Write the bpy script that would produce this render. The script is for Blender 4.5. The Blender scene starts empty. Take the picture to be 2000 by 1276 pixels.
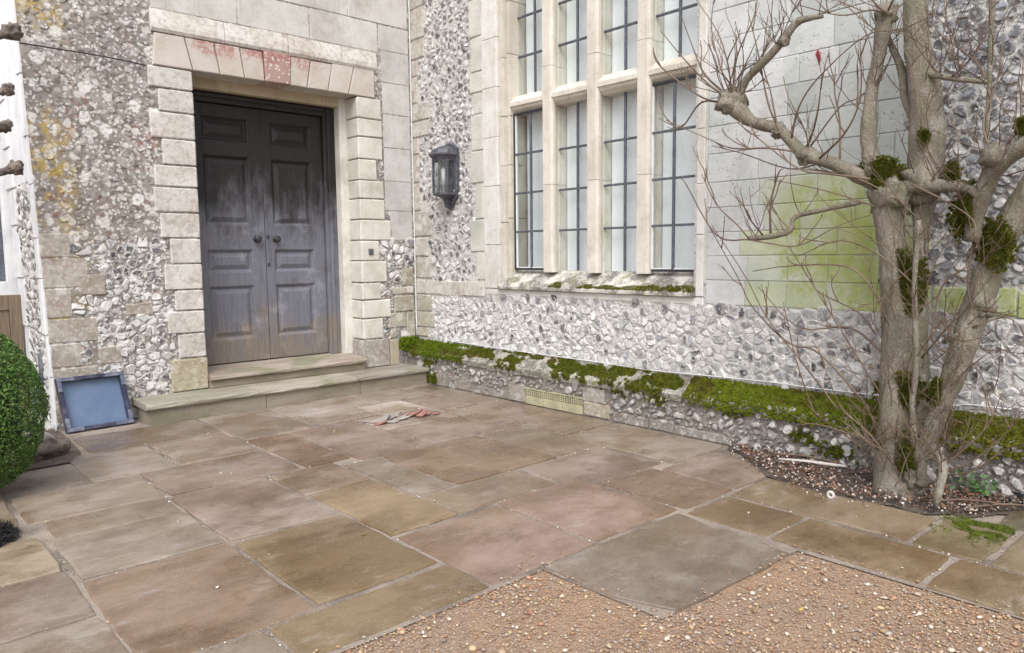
import bpy, math, random
import numpy as np
from mathutils import Vector, noise as mnoise

# ------------------------------------------------------------------ camera, sky, sun, exposure
scene = bpy.context.scene
COL = scene.collection
CAM = np.array([0.0, 0.0, 1.45]); FPX = 1445.0
YAW, PITCH, ROLL = math.radians(42.13), math.radians(5.6), math.radians(-0.61)
fwd = Vector((math.sin(YAW)*math.cos(PITCH), math.cos(YAW)*math.cos(PITCH), -math.sin(PITCH)))
right0 = Vector((math.cos(YAW), -math.sin(YAW), 0)); up0 = right0.cross(fwd)
cright = math.cos(ROLL)*right0 + math.sin(ROLL)*up0
cup = -math.sin(ROLL)*right0 + math.cos(ROLL)*up0
cam_data = bpy.data.cameras.new('camera'); cam = bpy.data.objects.new('camera', cam_data); COL.objects.link(cam)
from mathutils import Matrix
m3 = Matrix((cright, cup, -fwd)).transposed()
cam.matrix_world = Matrix.Translation(Vector(CAM)) @ m3.to_4x4()
cam_data.sensor_width = 36.0; cam_data.lens = FPX/2000*36; cam_data.clip_end = 600; cam_data.clip_start = 0.05
scene.camera = cam

SUN_EL, SUN_AZ = math.radians(52), math.radians(225)      # azimuth clockwise from +Y: behind the viewer
world = bpy.data.worlds.new('World'); scene.world = world; world.use_nodes = True
wn = world.node_tree.nodes; wl = world.node_tree.links
bgn = wn['Background']; sky = wn.new('ShaderNodeTexSky'); sky.sky_type = 'NISHITA'; sky.sun_disc = False
sky.sun_elevation = SUN_EL; sky.sun_rotation = SUN_AZ; sky.air_density = 1.0; sky.dust_density = 4.0; sky.ozone_density = 1.0
hs = wn.new('ShaderNodeHueSaturation'); hs.inputs['Saturation'].default_value = 0.36
wl.new(sky.outputs[0], hs.inputs['Color']); wl.new(hs.outputs[0], bgn.inputs['Color'])
bgn.inputs['Strength'].default_value = 0.15
sd = bpy.data.lights.new('sun', 'SUN'); sd.energy = 1.0; sd.angle = math.radians(40); sd.color = (1.0, 0.98, 0.95)
sun = bpy.data.objects.new('sun', sd); COL.objects.link(sun)
sdir = Vector((math.sin(SUN_AZ)*math.cos(SUN_EL), math.cos(SUN_AZ)*math.cos(SUN_EL), math.sin(SUN_EL)))
sun.rotation_euler = (-sdir).to_track_quat('-Z', 'Y').to_euler(); sun.location = sdir*20
scene.view_settings.view_transform = 'Standard'; scene.view_settings.look = 'None'
scene.view_settings.exposure = 0.75; scene.view_settings.gamma = 1.0

# ------------------------------------------------------------------ pixel helpers (photo pixel -> point on a surface)
MR = np.array([list(cright), list(cup), list(fwd)])
def ray(u, v): return np.array([u-1000, 638-v, FPX]) @ MR
def on(u, v, ax, val):
    d = ray(u, v); t = (val-CAM[ax])/d[ax]; return CAM + t*d
def G(u, v): return on(u, v, 2, 0.0)

# ------------------------------------------------------------------ material helpers
class NT:
    def __init__(s, name):
        s.m = bpy.data.materials.new(name); s.m.use_nodes = True
        s.n = s.m.node_tree.nodes; s.l = s.m.node_tree.links
        s.b = s.n['Principled BSDF']; s.pos = s.n.new('ShaderNodeNewGeometry').outputs['Position']
    def inp(s, sock, v):
        if hasattr(v, 'links') or isinstance(v, bpy.types.NodeSocket): s.l.new(v, sock)
        elif isinstance(v, (tuple, list)) and len(v) == 3 and sock.type == 'RGBA': sock.default_value = (*v, 1)
        else: sock.default_value = v
    def noise(s, scale, detail=4, rough=0.55, vec=None, dist=0.0, off=None):
        t = s.n.new('ShaderNodeTexNoise'); t.inputs['Scale'].default_value = scale; t.inputs['Detail'].default_value = detail
        t.inputs['Roughness'].default_value = rough; t.inputs['Distortion'].default_value = dist
        s.l.new(vec or s.pos, t.inputs['Vector']); return t.outputs['Fac']
    def vor(s, scale, feature='F1', out='Distance', vec=None, rnd=1.0):
        t = s.n.new('ShaderNodeTexVoronoi'); t.feature = feature; t.inputs['Scale'].default_value = scale
        t.inputs['Randomness'].default_value = rnd
        s.l.new(vec or s.pos, t.inputs['Vector']); return t.outputs[out]
    def map(s, scale=(1, 1, 1), loc=(0, 0, 0), rot=(0, 0, 0), vec=None):
        t = s.n.new('ShaderNodeMapping'); t.inputs['Scale'].default_value = scale; t.inputs['Location'].default_value = loc
        t.inputs['Rotation'].default_value = rot; s.l.new(vec or s.pos, t.inputs['Vector']); return t.outputs[0]
    def step(s, v, a, b):
        t = s.n.new('ShaderNodeMapRange'); t.interpolation_type = 'SMOOTHSTEP'; s.inp(t.inputs['Value'], v)
        t.inputs['From Min'].default_value = a; t.inputs['From Max'].default_value = b; return t.outputs[0]
    def mix(s, f, a, b, mode='MIX'):
        t = s.n.new('ShaderNodeMix'); t.data_type = 'RGBA'; t.blend_type = mode
        s.inp(t.inputs[0], f); s.inp(t.inputs[6], a); s.inp(t.inputs[7], b); return t.outputs[2]
    def mth(s, op, a, b=0.5):
        t = s.n.new('ShaderNodeMath'); t.operation = op; s.inp(t.inputs[0], a); s.inp(t.inputs[1], b); return t.outputs[0]
    def sep(s, ax):
        t = s.n.new('ShaderNodeSeparateXYZ'); s.l.new(s.pos, t.inputs[0]); return t.outputs[ax]
    def attr(s, name='Col'):
        t = s.n.new('ShaderNodeAttribute'); t.attribute_name = name; return t.outputs['Color']
    def ocol(s): return s.n.new('ShaderNodeObjectInfo').outputs['Color']
    def bump(s, h, strength=0.4, dist=0.01):
        t = s.n.new('ShaderNodeBump'); t.inputs['Strength'].default_value = strength; t.inputs['Distance'].default_value = dist
        s.l.new(h, t.inputs['Height']); s.l.new(t.outputs[0], s.b.inputs['Normal'])
    def out(s, col, rough=0.8, metal=0.0, spec=0.5):
        s.inp(s.b.inputs['Base Color'], col); s.inp(s.b.inputs['Roughness'], rough)
        s.b.inputs['Metallic'].default_value = metal; s.b.inputs['Specular IOR Level'].default_value = spec
        return s.m

def lichen(t, col, amount=1.0):
    """crusts of lichen: white rosettes, grey, rust red and ochre patches, each with its own shape"""
    p = t.map((1, 1, 1))
    wob = t.noise(9, 3, 0.6)
    warp = t.n.new('ShaderNodeVectorMath'); warp.operation = 'SCALE'
    nz = t.n.new('ShaderNodeTexNoise'); nz.inputs['Scale'].default_value = 14; nz.inputs['Detail'].default_value = 3
    t.l.new(t.pos, nz.inputs['Vector'])
    warp.inputs['Scale'].default_value = 0.06; t.l.new(nz.outputs['Color'], warp.inputs[0])
    add = t.n.new('ShaderNodeVectorMath'); add.operation = 'ADD'; t.l.new(t.pos, add.inputs[0]); t.l.new(warp.outputs[0], add.inputs[1])
    wv = add.outputs[0]
    big = t.noise(1.9, 4, 0.6)
    col = t.mix(t.mth('MULTIPLY', t.step(t.noise(24, 5, 0.7), 0.46, 0.62), 0.8*amount), col, (0.15, 0.13, 0.115))
    red = t.mth('MULTIPLY', t.step(t.noise(2.6, 5, 0.7, t.map(loc=(7, 3, 1))), 0.55, 0.66), t.step(t.noise(19, 3), 0.42, 0.60))
    col = t.mix(t.mth('MULTIPLY', red, 0.7*amount), col, (0.26, 0.115, 0.09))
    d1 = t.vor(15, vec=wv); c1 = t.vor(15, out='Color', vec=wv)
    s1 = t.mth('MULTIPLY', t.step(d1, 0.47, 0.36), t.step(c1, 0.44, 0.54))
    dens = t.step(big, 0.30, 0.56)
    col = t.mix(t.mth('MULTIPLY', t.mth('MULTIPLY', s1, dens), 0.85*amount), col, (0.58, 0.565, 0.545))
    d2 = t.vor(34, vec=wv); c2 = t.vor(34, out='Color', vec=wv)
    s2 = t.mth('MULTIPLY', t.step(d2, 0.46, 0.34), t.step(c2, 0.47, 0.57))
    col = t.mix(t.mth('MULTIPLY', s2, 0.7*amount), col, (0.66, 0.645, 0.63))
    d3 = t.vor(7, vec=wv); c3 = t.vor(7, out='Color', vec=wv)
    s3 = t.mth('MULTIPLY', t.step(d3, 0.40, 0.32), t.step(c3, 0.55, 0.62))
    col = t.mix(t.mth('MULTIPLY', t.mth('MULTIPLY', s3, t.step(t.noise(30, 4), 0.3, 0.55)), 0.85*amount), col, (0.72, 0.71, 0.69))
    return col

MAT = {}
def mk():
    # dressed stone, tint from the object colour
    t = NT('dressed_stone'); c = t.ocol()
    c = t.mix(t.step(t.noise(3.5, 5, 0.6), 0.35, 0.7), c, t.mix(1, c, (0.84, 0.82, 0.785), 'MULTIPLY'))
    c = t.mix(t.mth('MULTIPLY', t.step(t.noise(38, 4, 0.6), 0.55, 0.72), 0.35), c, t.mix(1, c, (0.64, 0.625, 0.60), 'MULTIPLY'))
    streak = t.noise(6, 4, 0.6, t.map((6, 6, 0.5)))
    c = t.mix(t.mth('MULTIPLY', t.step(streak, 0.52, 0.72), 0.35), c, t.mix(1, c, (0.68, 0.665, 0.64), 'MULTIPLY'))
    c = t.mix(t.mth('MULTIPLY', t.step(t.noise(2.1, 8, 0.74, t.map(loc=(3, 7, 1))), 0.50, 0.63), 0.45), c, t.mix(1, c, (0.66, 0.65, 0.63), 'MULTIPLY'))
    c = t.mix(t.mth('MULTIPLY', t.step(t.noise(17, 6, 0.75), 0.60, 0.68), 0.5), c, (0.30, 0.285, 0.26))
    t.bump(t.mth('ADD', t.noise(30, 6, 0.65), t.mth('MULTIPLY', t.noise(140, 3), 0.4)), 0.5, 0.010)
    MAT['stone'] = t.out(c, 0.88, spec=0.25)
    # dressed stone with lichen
    t = NT('lichened_stone'); c = t.ocol()
    c = t.mix(t.step(t.noise(4, 5, 0.6), 0.35, 0.7), c, t.mix(1, c, (0.82, 0.78, 0.74), 'MULTIPLY'))
    c = lichen(t, c, 0.45)
    t.bump(t.mth('ADD', t.noise(30, 6, 0.65), t.mth('MULTIPLY', t.noise(140, 3), 0.4)), 0.4, 0.008)
    MAT['lichstone'] = t.out(c, 0.92, spec=0.2)
    # voussoirs: red crust on the upper part of some stones
    t = NT('lintel_stone'); c = t.ocol()
    c = t.mix(t.step(t.noise(4, 5, 0.6), 0.35, 0.7), c, t.mix(1, c, (0.84, 0.79, 0.74), 'MULTIPLY'))
    z = t.mth('ADD', t.sep(2), t.mth('MULTIPLY', t.noise(7, 5, 0.7), 0.28))
    wx = t.mth('MULTIPLY', t.step(t.sep(0), 2.45, 2.65), t.step(t.sep(0), 4.1, 3.5))
    redm = t.mth('MULTIPLY', t.mth('MULTIPLY', t.step(z, 3.44, 3.56), wx), t.step(t.noise(26, 4, 0.6), 0.36, 0.6))
    c = t.mix(t.mth('MULTIPLY', redm, 0.8), c, (0.33, 0.13, 0.12))
    d2 = t.vor(30); c2 = t.vor(30, out='Color')
    s2 = t.mth('MULTIPLY', t.step(d2, 0.36, 0.28), t.step(c2, 0.5, 0.6))
    c = t.mix(t.mth('MULTIPLY', t.mth('MULTIPLY', s2, t.mth('MAXIMUM', t.step(z, 3.42, 3.54), t.mth('MULTIPLY', t.step(t.sep(0), 3.22, 3.25), t.step(t.sep(0), 3.53, 3.50)))), 0.85), c, (0.62, 0.59, 0.56))
    t.bump(t.noise(30, 6, 0.65), 0.4, 0.008)
    MAT['lintel'] = t.out(c, 0.9, spec=0.2)
    # grimy weathered stone for the sill and the plinth coping
    t = NT('grimy_stone'); c = t.ocol()
    c = t.mix(t.mth('MULTIPLY', t.step(t.noise(5.5, 8, 0.72), 0.42, 0.58), 0.85), c, (0.13, 0.12, 0.105))
    c = t.mix(t.mth('MULTIPLY', t.step(t.noise(9, 7, 0.72, t.map(loc=(4, 4, 1))), 0.53, 0.64), 0.7), c, (0.19, 0.185, 0.06))
    d2 = t.vor(40); c2 = t.vor(40, out='Color')
    c = t.mix(t.mth('MULTIPLY', t.mth('MULTIPLY', t.step(d2, 0.40, 0.30), t.step(c2, 0.52, 0.6)), 0.7), c, (0.58, 0.56, 0.52))
    t.bump(t.noise(24, 7, 0.7), 0.8, 0.014)
    MAT['grimy'] = t.out(c, 0.92, spec=0.2)
    # pocked chalk blocks
    t = NT('pocked_stone'); c = t.ocol()
    c = t.mix(t.step(t.noise(3, 5, 0.6), 0.35, 0.7), c, t.mix(1, c, (0.80, 0.82, 0.80), 'MULTIPLY'))
    reg = t.mth('MULTIPLY', t.mth('MULTIPLY', t.step(t.sep(1), 2.95, 2.2), t.step(t.sep(2), 2.25, 1.45)), t.step(t.sep(1), 0.2, 1.2))
    nn = t.mth('ADD', t.noise(3.2, 8, 0.72, t.map((1, 1, 0.7), (1, 5, 2))), t.mth('MULTIPLY', t.noise(20, 5, 0.7), 0.25))
    af = t.mth('MULTIPLY', t.step(t.mth('ADD', nn, t.mth('MULTIPLY', reg, 0.16)), 0.64, 0.80), t.step(reg, 0.0, 0.45))
    c = t.mix(t.mth('MULTIPLY', af, 0.9), c, t.mix(t.step(t.noise(7, 5, 0.7), 0.4, 0.65), (0.31, 0.37, 0.09), (0.40, 0.44, 0.21)))
    c = t.mix(t.mth('MULTIPLY', t.step(t.noise(6, 7, 0.75, t.map(loc=(1, 5, 2))), 0.50, 0.64), 0.4), c, (0.42, 0.42, 0.40))
    alg = t.mth('MULTIPLY', t.step(t.noise(2.2, 5, 0.65), 0.46, 0.62), 0.25)
    c = t.mix(alg, c, t.mix(1, c, (0.66, 0.80, 0.66), 'MULTIPLY'))
    v = t.vor(42); vc = t.vor(42, out='Color')
    pock = t.mth('MULTIPLY', t.mth('MULTIPLY', t.step(v, 0.26, 0.18), t.step(vc, 0.55, 0.6)), t.step(t.noise(2.3, 3), 0.46, 0.55))
    c = t.mix(t.mth('MULTIPLY', pock, 0.7), c, (0.16, 0.16, 0.15))
    t.bump(t.mth('SUBTRACT', t.noise(26, 6, 0.65), pock), 0.5, 0.010)
    MAT['pocked'] = t.out(c, 0.9, spec=0.2)
    # mortar of the whitish wing
    t = NT('pale_mortar'); c = t.mix(t.step(t.noise(2.0, 5, 0.6), 0.3, 0.7), (0.64, 0.625, 0.60), (0.50, 0.485, 0.465))
    c = t.mix(t.mth('MULTIPLY', t.step(t.noise(45, 4), 0.55, 0.7), 0.4), c, (0.32, 0.31, 0.30))
    g = t.mth('MULTIPLY', t.step(t.sep(1), 2.6, 1.2), t.step(t.noise(3, 4), 0.35, 0.6))
    c = t.mix(t.mth('MULTIPLY', g, 0.3), c, (0.34, 0.36, 0.34))
    t.bump(t.mth('ADD', t.noise(22, 7, 0.7), t.mth('MULTIPLY', t.vor(40), 0.5)), 0.9, 0.02)
    MAT['mortar'] = t.out(c, 0.95, spec=0.15)
    # mortar of the plinth: brown grey
    t = NT('damp_mortar'); c = t.mix(t.step(t.noise(2.5, 5, 0.6), 0.3, 0.7), (0.31, 0.275, 0.25), (0.20, 0.18, 0.165))
    c = t.mix(t.mth('MULTIPLY', t.step(t.noise(4, 4, 0.6, t.map(loc=(3, 1, 9))), 0.52, 0.66), 0.6), c, (0.17, 0.19, 0.13))
    c = t.mix(t.mth('MULTIPLY', t.step(t.noise(50, 4), 0.55, 0.7), 0.5), c, (0.42, 0.40, 0.38))
    t.bump(t.mth('ADD', t.noise(22, 7, 0.7), t.mth('MULTIPLY', t.vor(40), 0.5)), 0.9, 0.02)
    MAT['dampmortar'] = t.out(c, 0.92, spec=0.2)
    # lichened render / mortar of the entrance wing
    t = NT('lichened_mortar'); c = t.mix(t.step(t.noise(1.7, 5, 0.6), 0.35, 0.65), (0.355, 0.33, 0.31), (0.24, 0.22, 0.205))
    yel = t.mth('MULTIPLY', t.mth('MULTIPLY', t.step(t.noise(3.0, 5, 0.7, t.map(loc=(2, 9, 4))), 0.47, 0.62), t.step(t.noise(16, 3), 0.40, 0.58)), t.step(t.sep(0), 1.75, 1.35))
    c = lichen(t, c, 1.0)
    c = t.mix(t.mth('MULTIPLY', yel, 0.8), c, (0.42, 0.30, 0.07))
    t.bump(t.mth('ADD', t.noise(20, 7, 0.7), t.mth('MULTIPLY', t.vor(26), 0.4)), 0.45, 0.014)
    MAT['lichmortar'] = t.out(c, 0.95, spec=0.15)
    # flints (tint carried by each stone)
    t = NT('flint'); c = t.attr()
    c = t.mix(t.mth('MULTIPLY', t.step(t.noise(36, 4, 0.6, dist=0.8), 0.48, 0.64), 0.55), c, (0.60, 0.585, 0.565))
    c = t.mix(t.mth('MULTIPLY', t.step(t.noise(60, 3, 0.6, dist=0.5), 0.56, 0.66), 0.45), c, (0.10, 0.10, 0.11))
    sm = t.mth('MULTIPLY', t.step(t.noise(13, 6, 0.72, dist=0.6), 0.52, 0.64), 0.5)
    c = t.mix(sm, c, t.mix(t.step(t.sep(2), 0.30, 0.42), (0.33, 0.30, 0.27), (0.60, 0.585, 0.565)))
    t.bump(t.noise(55, 5, 0.65), 0.5, 0.008)
    MAT['flint'] = t.out(c, 0.62, spec=0.4)
    t = NT('lichened_flint'); c = t.attr()
    yel = t.mth('MULTIPLY', t.mth('MULTIPLY', t.step(t.noise(3.0, 5, 0.7, t.map(loc=(2, 9, 4))), 0.47, 0.62), t.step(t.noise(16, 3), 0.40, 0.58)), t.step(t.sep(0), 1.75, 1.35))
    c = lichen(t, c, 1.0); c = t.mix(t.mth('MULTIPLY', yel, 0.8), c, (0.42, 0.30, 0.07))
    t.bump(t.noise(40, 6, 0.7), 0.5, 0.010)
    MAT['lichflint'] = t.out(c, 0.92, spec=0.15)
    # riven sandstone paving
    t = NT('sandstone_paving'); c = t.ocol()
    c = t.mix(t.step(t.noise(2.4, 9, 0.74, t.map((0.8, 1.3, 1))), 0.38, 0.64), t.mix(1, c, (1.12, 1.11, 1.11), 'MULTIPLY'), t.mix(1, c, (0.74, 0.70, 0.64), 'MULTIPLY'))
    och = t.step(t.noise(1.1, 7, 0.66, t.map(loc=(9, 3, 0))), 0.47, 0.60)
    c = t.mix(t.mth('MULTIPLY', och, 0.38), c, (0.20, 0.145, 0.075))
    pal = t.step(t.noise(3.6, 9, 0.76, t.map((0.7, 1.5, 1), (5, 2, 0))), 0.55, 0.66)
    c = t.mix(t.mth('MULTIPLY', pal, 0.42), c, (0.36, 0.325, 0.295))
    c = t.mix(t.mth('MULTIPLY', t.step(t.noise(5.5, 8, 0.75, t.map(loc=(2, 8, 0))), 0.57, 0.66), 0.45), c, t.mix(1, c, (0.58, 0.54, 0.50), 'MULTIPLY'))
    c = t.mix(t.mth('MULTIPLY', t.step(t.noise(46, 6, 0.7, t.map((0.7, 1.4, 1))), 0.48, 0.68), 0.38), c, t.mix(1, c, (0.56, 0.53, 0.5), 'MULTIPLY'))
    c = t.mix(t.mth('MULTIPLY', t.step(t.noise(130, 2, 0.6), 0.62, 0.70), 0.4), c, (0.45, 0.42, 0.38))
    wet = t.step(t.noise(1.3, 6, 0.62, t.map(loc=(4, 6, 2))), 0.43, 0.57)
    rg = t.mth('ADD', 0.20, t.mth('MULTIPLY', wet, 0.30))
    c = t.mix(1, c, t.mix(wet, (0.80, 0.74, 0.66), (1.08, 1.08, 1.08)), 'MULTIPLY')
    ridge = t.noise(9, 8, 0.68, t.map((0.5, 2.2, 1)))
    t.bump(t.mth('ADD', ridge, t.mth('MULTIPLY', t.noise(70, 5, 0.7), 0.2)), 0.38, 0.012)
    MAT['flag'] = t.out(c, rg, spec=0.45)
    # step stone
    t = NT('step_stone'); c = t.ocol()
    c = t.mix(t.step(t.noise(2.5, 6, 0.65, t.map((0.5, 2, 2))), 0.35, 0.7), c, t.mix(1, c, (0.66, 0.62, 0.55), 'MULTIPLY'))
    gm = t.mth('MULTIPLY', t.step(t.noise(2.1, 5, 0.6, t.map(loc=(1, 0, 5))), 0.50, 0.64), 0.55)
    c = t.mix(gm, c, (0.15, 0.17, 0.085))
    c = t.mix(t.mth('MULTIPLY', t.step(t.noise(60, 4), 0.56, 0.7), 0.4), c, (0.42, 0.39, 0.35))
    t.bump(t.noise(18, 6, 0.65), 0.5, 0.01)
    MAT['step'] = t.out(c, 0.7, spec=0.35)
    # joints / ground
    t = NT('jointing_mortar'); c = t.mix(t.step(t.noise(2.2, 5, 0.6), 0.36, 0.66), (0.30, 0.25, 0.21), (0.13, 0.105, 0.085))
    c = t.mix(t.mth('MULTIPLY', t.step(t.vor(90), 0.32, 0.2), 0.6), c, (0.48, 0.42, 0.36))
    t.bump(t.noise(60, 5, 0.7), 0.8, 0.01); MAT['joint'] = t.out(c, 0.9)
    t = NT('hoggin_ground'); c = t.mix(t.step(t.noise(1.6, 6, 0.65), 0.35, 0.66), (0.29, 0.20, 0.145), (0.33, 0.215, 0.135))
    c = t.mix(t.mth('MULTIPLY', t.step(t.vor(80), 0.40, 0.25), 0.55), c, (0.50, 0.40, 0.30))
    c = t.mix(t.mth('MULTIPLY', t.step(t.noise(70, 4), 0.54, 0.68), 0.6), c, (0.23, 0.165, 0.125))
    t.bump(t.mth('ADD', t.noise(30, 6, 0.7), t.mth('MULTIPLY', t.vor(80), -0.6)), 0.9, 0.015); MAT['ground'] = t.out(c, 0.85)
    t = NT('dark_soil'); c = t.mix(t.step(t.noise(14, 6, 0.7), 0.35, 0.65), (0.17, 0.132, 0.11), (0.085, 0.066, 0.056))
    c = t.mix(t.mth('MULTIPLY', t.step(t.vor(110), 0.3, 0.2), 0.4), c, (0.25, 0.19, 0.15))
    t.bump(t.noise(40, 6, 0.75), 1.0, 0.03); MAT['soil'] = t.out(c, 0.9)
    # tinted simple ones
    t = NT('pebble'); c = t.attr(); c = t.mix(t.mth('MULTIPLY', t.step(t.noise(150, 3), 0.5, 0.7), 0.4), c, t.mix(1, c, (0.6, 0.55, 0.5), 'MULTIPLY')); MAT['pebble'] = t.out(c, 0.55)
    t = NT('moss'); c = t.attr(); c = t.mix(t.step(t.noise(20, 4, 0.7), 0.35, 0.7), c, t.mix(1, c, (0.5, 0.52, 0.4), 'MULTIPLY')); t.bump(t.noise(160, 4, 0.7), 1.0, 0.01); MAT['moss'] = t.out(c, 0.95, spec=0.1)
    t = NT('leaf'); c = t.attr(); t.b.inputs['Subsurface Weight'].default_value = 0.0; MAT['leaf'] = t.out(c, 0.5, spec=0.4)
    # bark
    t = NT('bark'); c = t.mix(t.step(t.noise(7, 6, 0.65, t.map((1, 1, 0.5))), 0.35, 0.68), (0.335, 0.295, 0.245), (0.195, 0.17, 0.135))
    c = t.mix(t.mth('MULTIPLY', t.step(t.noise(5, 5, 0.65, t.map(loc=(8, 1, 1))), 0.46, 0.60), 0.6), c, (0.235, 0.235, 0.15))
    c = t.mix(t.mth('MULTIPLY', t.step(t.noise(45, 4, 0.6, t.map((1, 1, 2.5))), 0.58, 0.70), 0.5), c, (0.13, 0.105, 0.08))
    c = t.mix(t.mth('MULTIPLY', t.step(t.noise(8, 7, 0.74, t.map(loc=(2, 2, 6))), 0.54, 0.62), 0.55), c, (0.44, 0.415, 0.37))
    c = t.mix(t.mth('MULTIPLY', t.step(t.vor(28), 0.24, 0.16), 0.35), c, (0.46, 0.44, 0.40))
    c = t.mix(t.mth('MULTIPLY', t.step(t.noise(11, 6, 0.7, t.map((2.0, 2.0, 0.6))), 0.52, 0.68), 0.5), c, (0.16, 0.135, 0.11))
    t.bump(t.mth('ADD', t.noise(18, 6, 0.7, t.map((1.6, 1.6, 0.5))), t.mth('MULTIPLY', t.noise(90, 3), 0.35)), 1.0, 0.035); MAT['bark'] = t.out(c, 0.85, spec=0.25)
    t = NT('twig_bark'); c = t.mix(t.step(t.noise(4, 4, 0.6), 0.35, 0.65), (0.11, 0.07, 0.055), (0.18, 0.13, 0.085)); MAT['twig'] = t.out(c, 0.6)
    # weathered oak: grain runs along the member; silvery where rain reaches, sheltered stain plus recess shade painted dark towards the top
    t = NT('weathered_shaded_oak')
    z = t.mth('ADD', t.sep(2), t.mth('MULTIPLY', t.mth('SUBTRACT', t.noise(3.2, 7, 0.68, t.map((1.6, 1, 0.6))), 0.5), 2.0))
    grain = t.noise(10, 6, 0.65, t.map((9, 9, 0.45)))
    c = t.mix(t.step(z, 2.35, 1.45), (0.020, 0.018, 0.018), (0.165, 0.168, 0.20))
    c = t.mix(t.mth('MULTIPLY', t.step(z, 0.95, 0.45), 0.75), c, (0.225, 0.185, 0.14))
    c = t.mix(t.mth('MULTIPLY', t.step(grain, 0.42, 0.66), 0.55), c, t.mix(1, c, (0.55, 0.54, 0.55), 'MULTIPLY'))
    c = t.mix(t.mth('MULTIPLY', t.step(t.noise(4, 7, 0.7), 0.52, 0.68), 0.6), c, t.mix(1, c, (1.75, 1.72, 1.7), 'MULTIPLY'))
    c = t.mix(t.mth('MULTIPLY', t.step(t.noise(5, 7, 0.7, t.map(loc=(3, 3, 7))), 0.54, 0.68), 0.5), c, t.mix(1, c, (0.62, 0.52, 0.44), 'MULTIPLY'))
    t.bump(grain, 0.25, 0.004); MAT['oak'] = t.out(c, 0.5, spec=0.35)
    t = NT('brown_timber'); c = t.mix(t.step(t.noise(8, 5, 0.6, t.map((8, 8, 0.5))), 0.35, 0.65), (0.22, 0.165, 0.11), (0.14, 0.105, 0.075)); MAT['timber'] = t.out(c, 0.7)
    t = NT('black_iron'); c = t.mix(t.step(t.noise(30, 4), 0.4, 0.7), (0.022, 0.022, 0.026), (0.05, 0.05, 0.056)); MAT['iron'] = t.out(c, 0.5, spec=0.5)
    t = NT('lamp_paint'); c = t.mix(t.step(t.noise(30, 4), 0.4, 0.7), (0.060, 0.060, 0.078), (0.10, 0.10, 0.125)); MAT['lamppaint'] = t.out(c, 0.5, spec=0.5)
    t = NT('lead_bar'); c = t.mix(t.step(t.noise(30, 4), 0.4, 0.7), (0.07, 0.08, 0.10), (0.13, 0.14, 0.17)); MAT['lead'] = t.out(c, 0.5)
    t = NT('white_paint'); c = t.mix(t.step(t.noise(5, 5, 0.6), 0.4, 0.75), (0.74, 0.75, 0.77), (0.58, 0.59, 0.61)); t.bump(t.noise(25, 6), 0.35, 0.01); MAT['white'] = t.out(c, 0.75)
    t = NT('bare_white'); MAT['screw'] = t.out((0.75, 0.75, 0.75), 0.4)
    t = NT('linen_blind'); c = t.mix(t.noise(3, 3), (0.86, 0.87, 0.88), (0.90, 0.90, 0.90)); MAT['blind'] = t.out(c, 0.9)
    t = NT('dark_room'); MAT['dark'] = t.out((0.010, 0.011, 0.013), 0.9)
    t = NT('blue_plastic'); c = t.mix(t.step(t.noise(5, 4, 0.6), 0.35, 0.7), (0.105, 0.165, 0.275), (0.14, 0.20, 0.31)); MAT['blue'] = t.out(c, 0.35)
    t = NT('scuffed_plastic'); c = t.mix(t.step(t.noise(14, 5, 0.6), 0.4, 0.65), (0.10, 0.11, 0.17), (0.20, 0.21, 0.26)); MAT['scuffed'] = t.out(c, 0.5)
    t = NT('navy_plastic'); c = t.mix(t.step(t.noise(9, 4, 0.6), 0.45, 0.7), (0.028, 0.030, 0.062), (0.085, 0.09, 0.14)); MAT['navy'] = t.out(c, 0.42)
    t = NT('airbrick_clay'); c = t.mix(t.step(t.noise(9, 5, 0.6), 0.35, 0.7), (0.44, 0.41, 0.27), (0.33, 0.31, 0.20)); MAT['clay'] = t.out(c, 0.85)
    t = NT('terracotta'); c = t.mix(t.step(t.noise(30, 4), 0.35, 0.7), (0.27, 0.12, 0.10), (0.33, 0.18, 0.15)); MAT['terracotta'] = t.out(c, 0.85)
    t = NT('grey_flake'); c = t.mix(t.step(t.noise(30, 4), 0.35, 0.7), (0.36, 0.33, 0.31), (0.25, 0.22, 0.20)); MAT['flake'] = t.out(c, 0.85)
    t = NT('grey_cable'); MAT['cable'] = t.out((0.42, 0.42, 0.42), 0.6)
    t = NT('white_cable'); MAT['wcable'] = t.out((0.66, 0.66, 0.66), 0.55)
    t = NT('bristle'); MAT['bristle'] = t.out((0.012, 0.011, 0.011), 0.8)
    t = NT('dead_wood'); c = t.mix(t.noise(30, 4), (0.50, 0.46, 0.42), (0.66, 0.63, 0.60)); MAT['deadwood'] = t.out(c, 0.8)
    t = NT('weathered_log'); c = t.mix(t.step(t.noise(14, 5), 0.4, 0.65), (0.20, 0.165, 0.14), (0.07, 0.055, 0.05)); t.bump(t.noise(30, 5), 0.8, 0.02); MAT['log'] = t.out(c, 0.9)
    # glass
    t = NT('old_glass'); n = t.n; l = t.l
    lw = n.new('ShaderNodeLayerWeight'); lw.inputs['Blend'].default_value = 0.5
    fac = t.mth('ADD', 0.07, t.mth('MULTIPLY', t.mth('POWER', lw.outputs['Facing'], 3.0), 0.85))
    tr = n.new('ShaderNodeBsdfTransparent'); tr.inputs['Color'].default_value = (0.90, 0.94, 0.95, 1)
    gl = n.new('ShaderNodeBsdfGlossy'); gl.inputs['Roughness'].default_value = 0.03
    bm = n.new('ShaderNodeBump'); bm.inputs['Strength'].default_value = 0.12; bm.inputs['Distance'].default_value = 0.02
    l.new(t.noise(5, 2), bm.inputs['Height']); l.new(bm.outputs[0], gl.inputs['Normal'])
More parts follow.
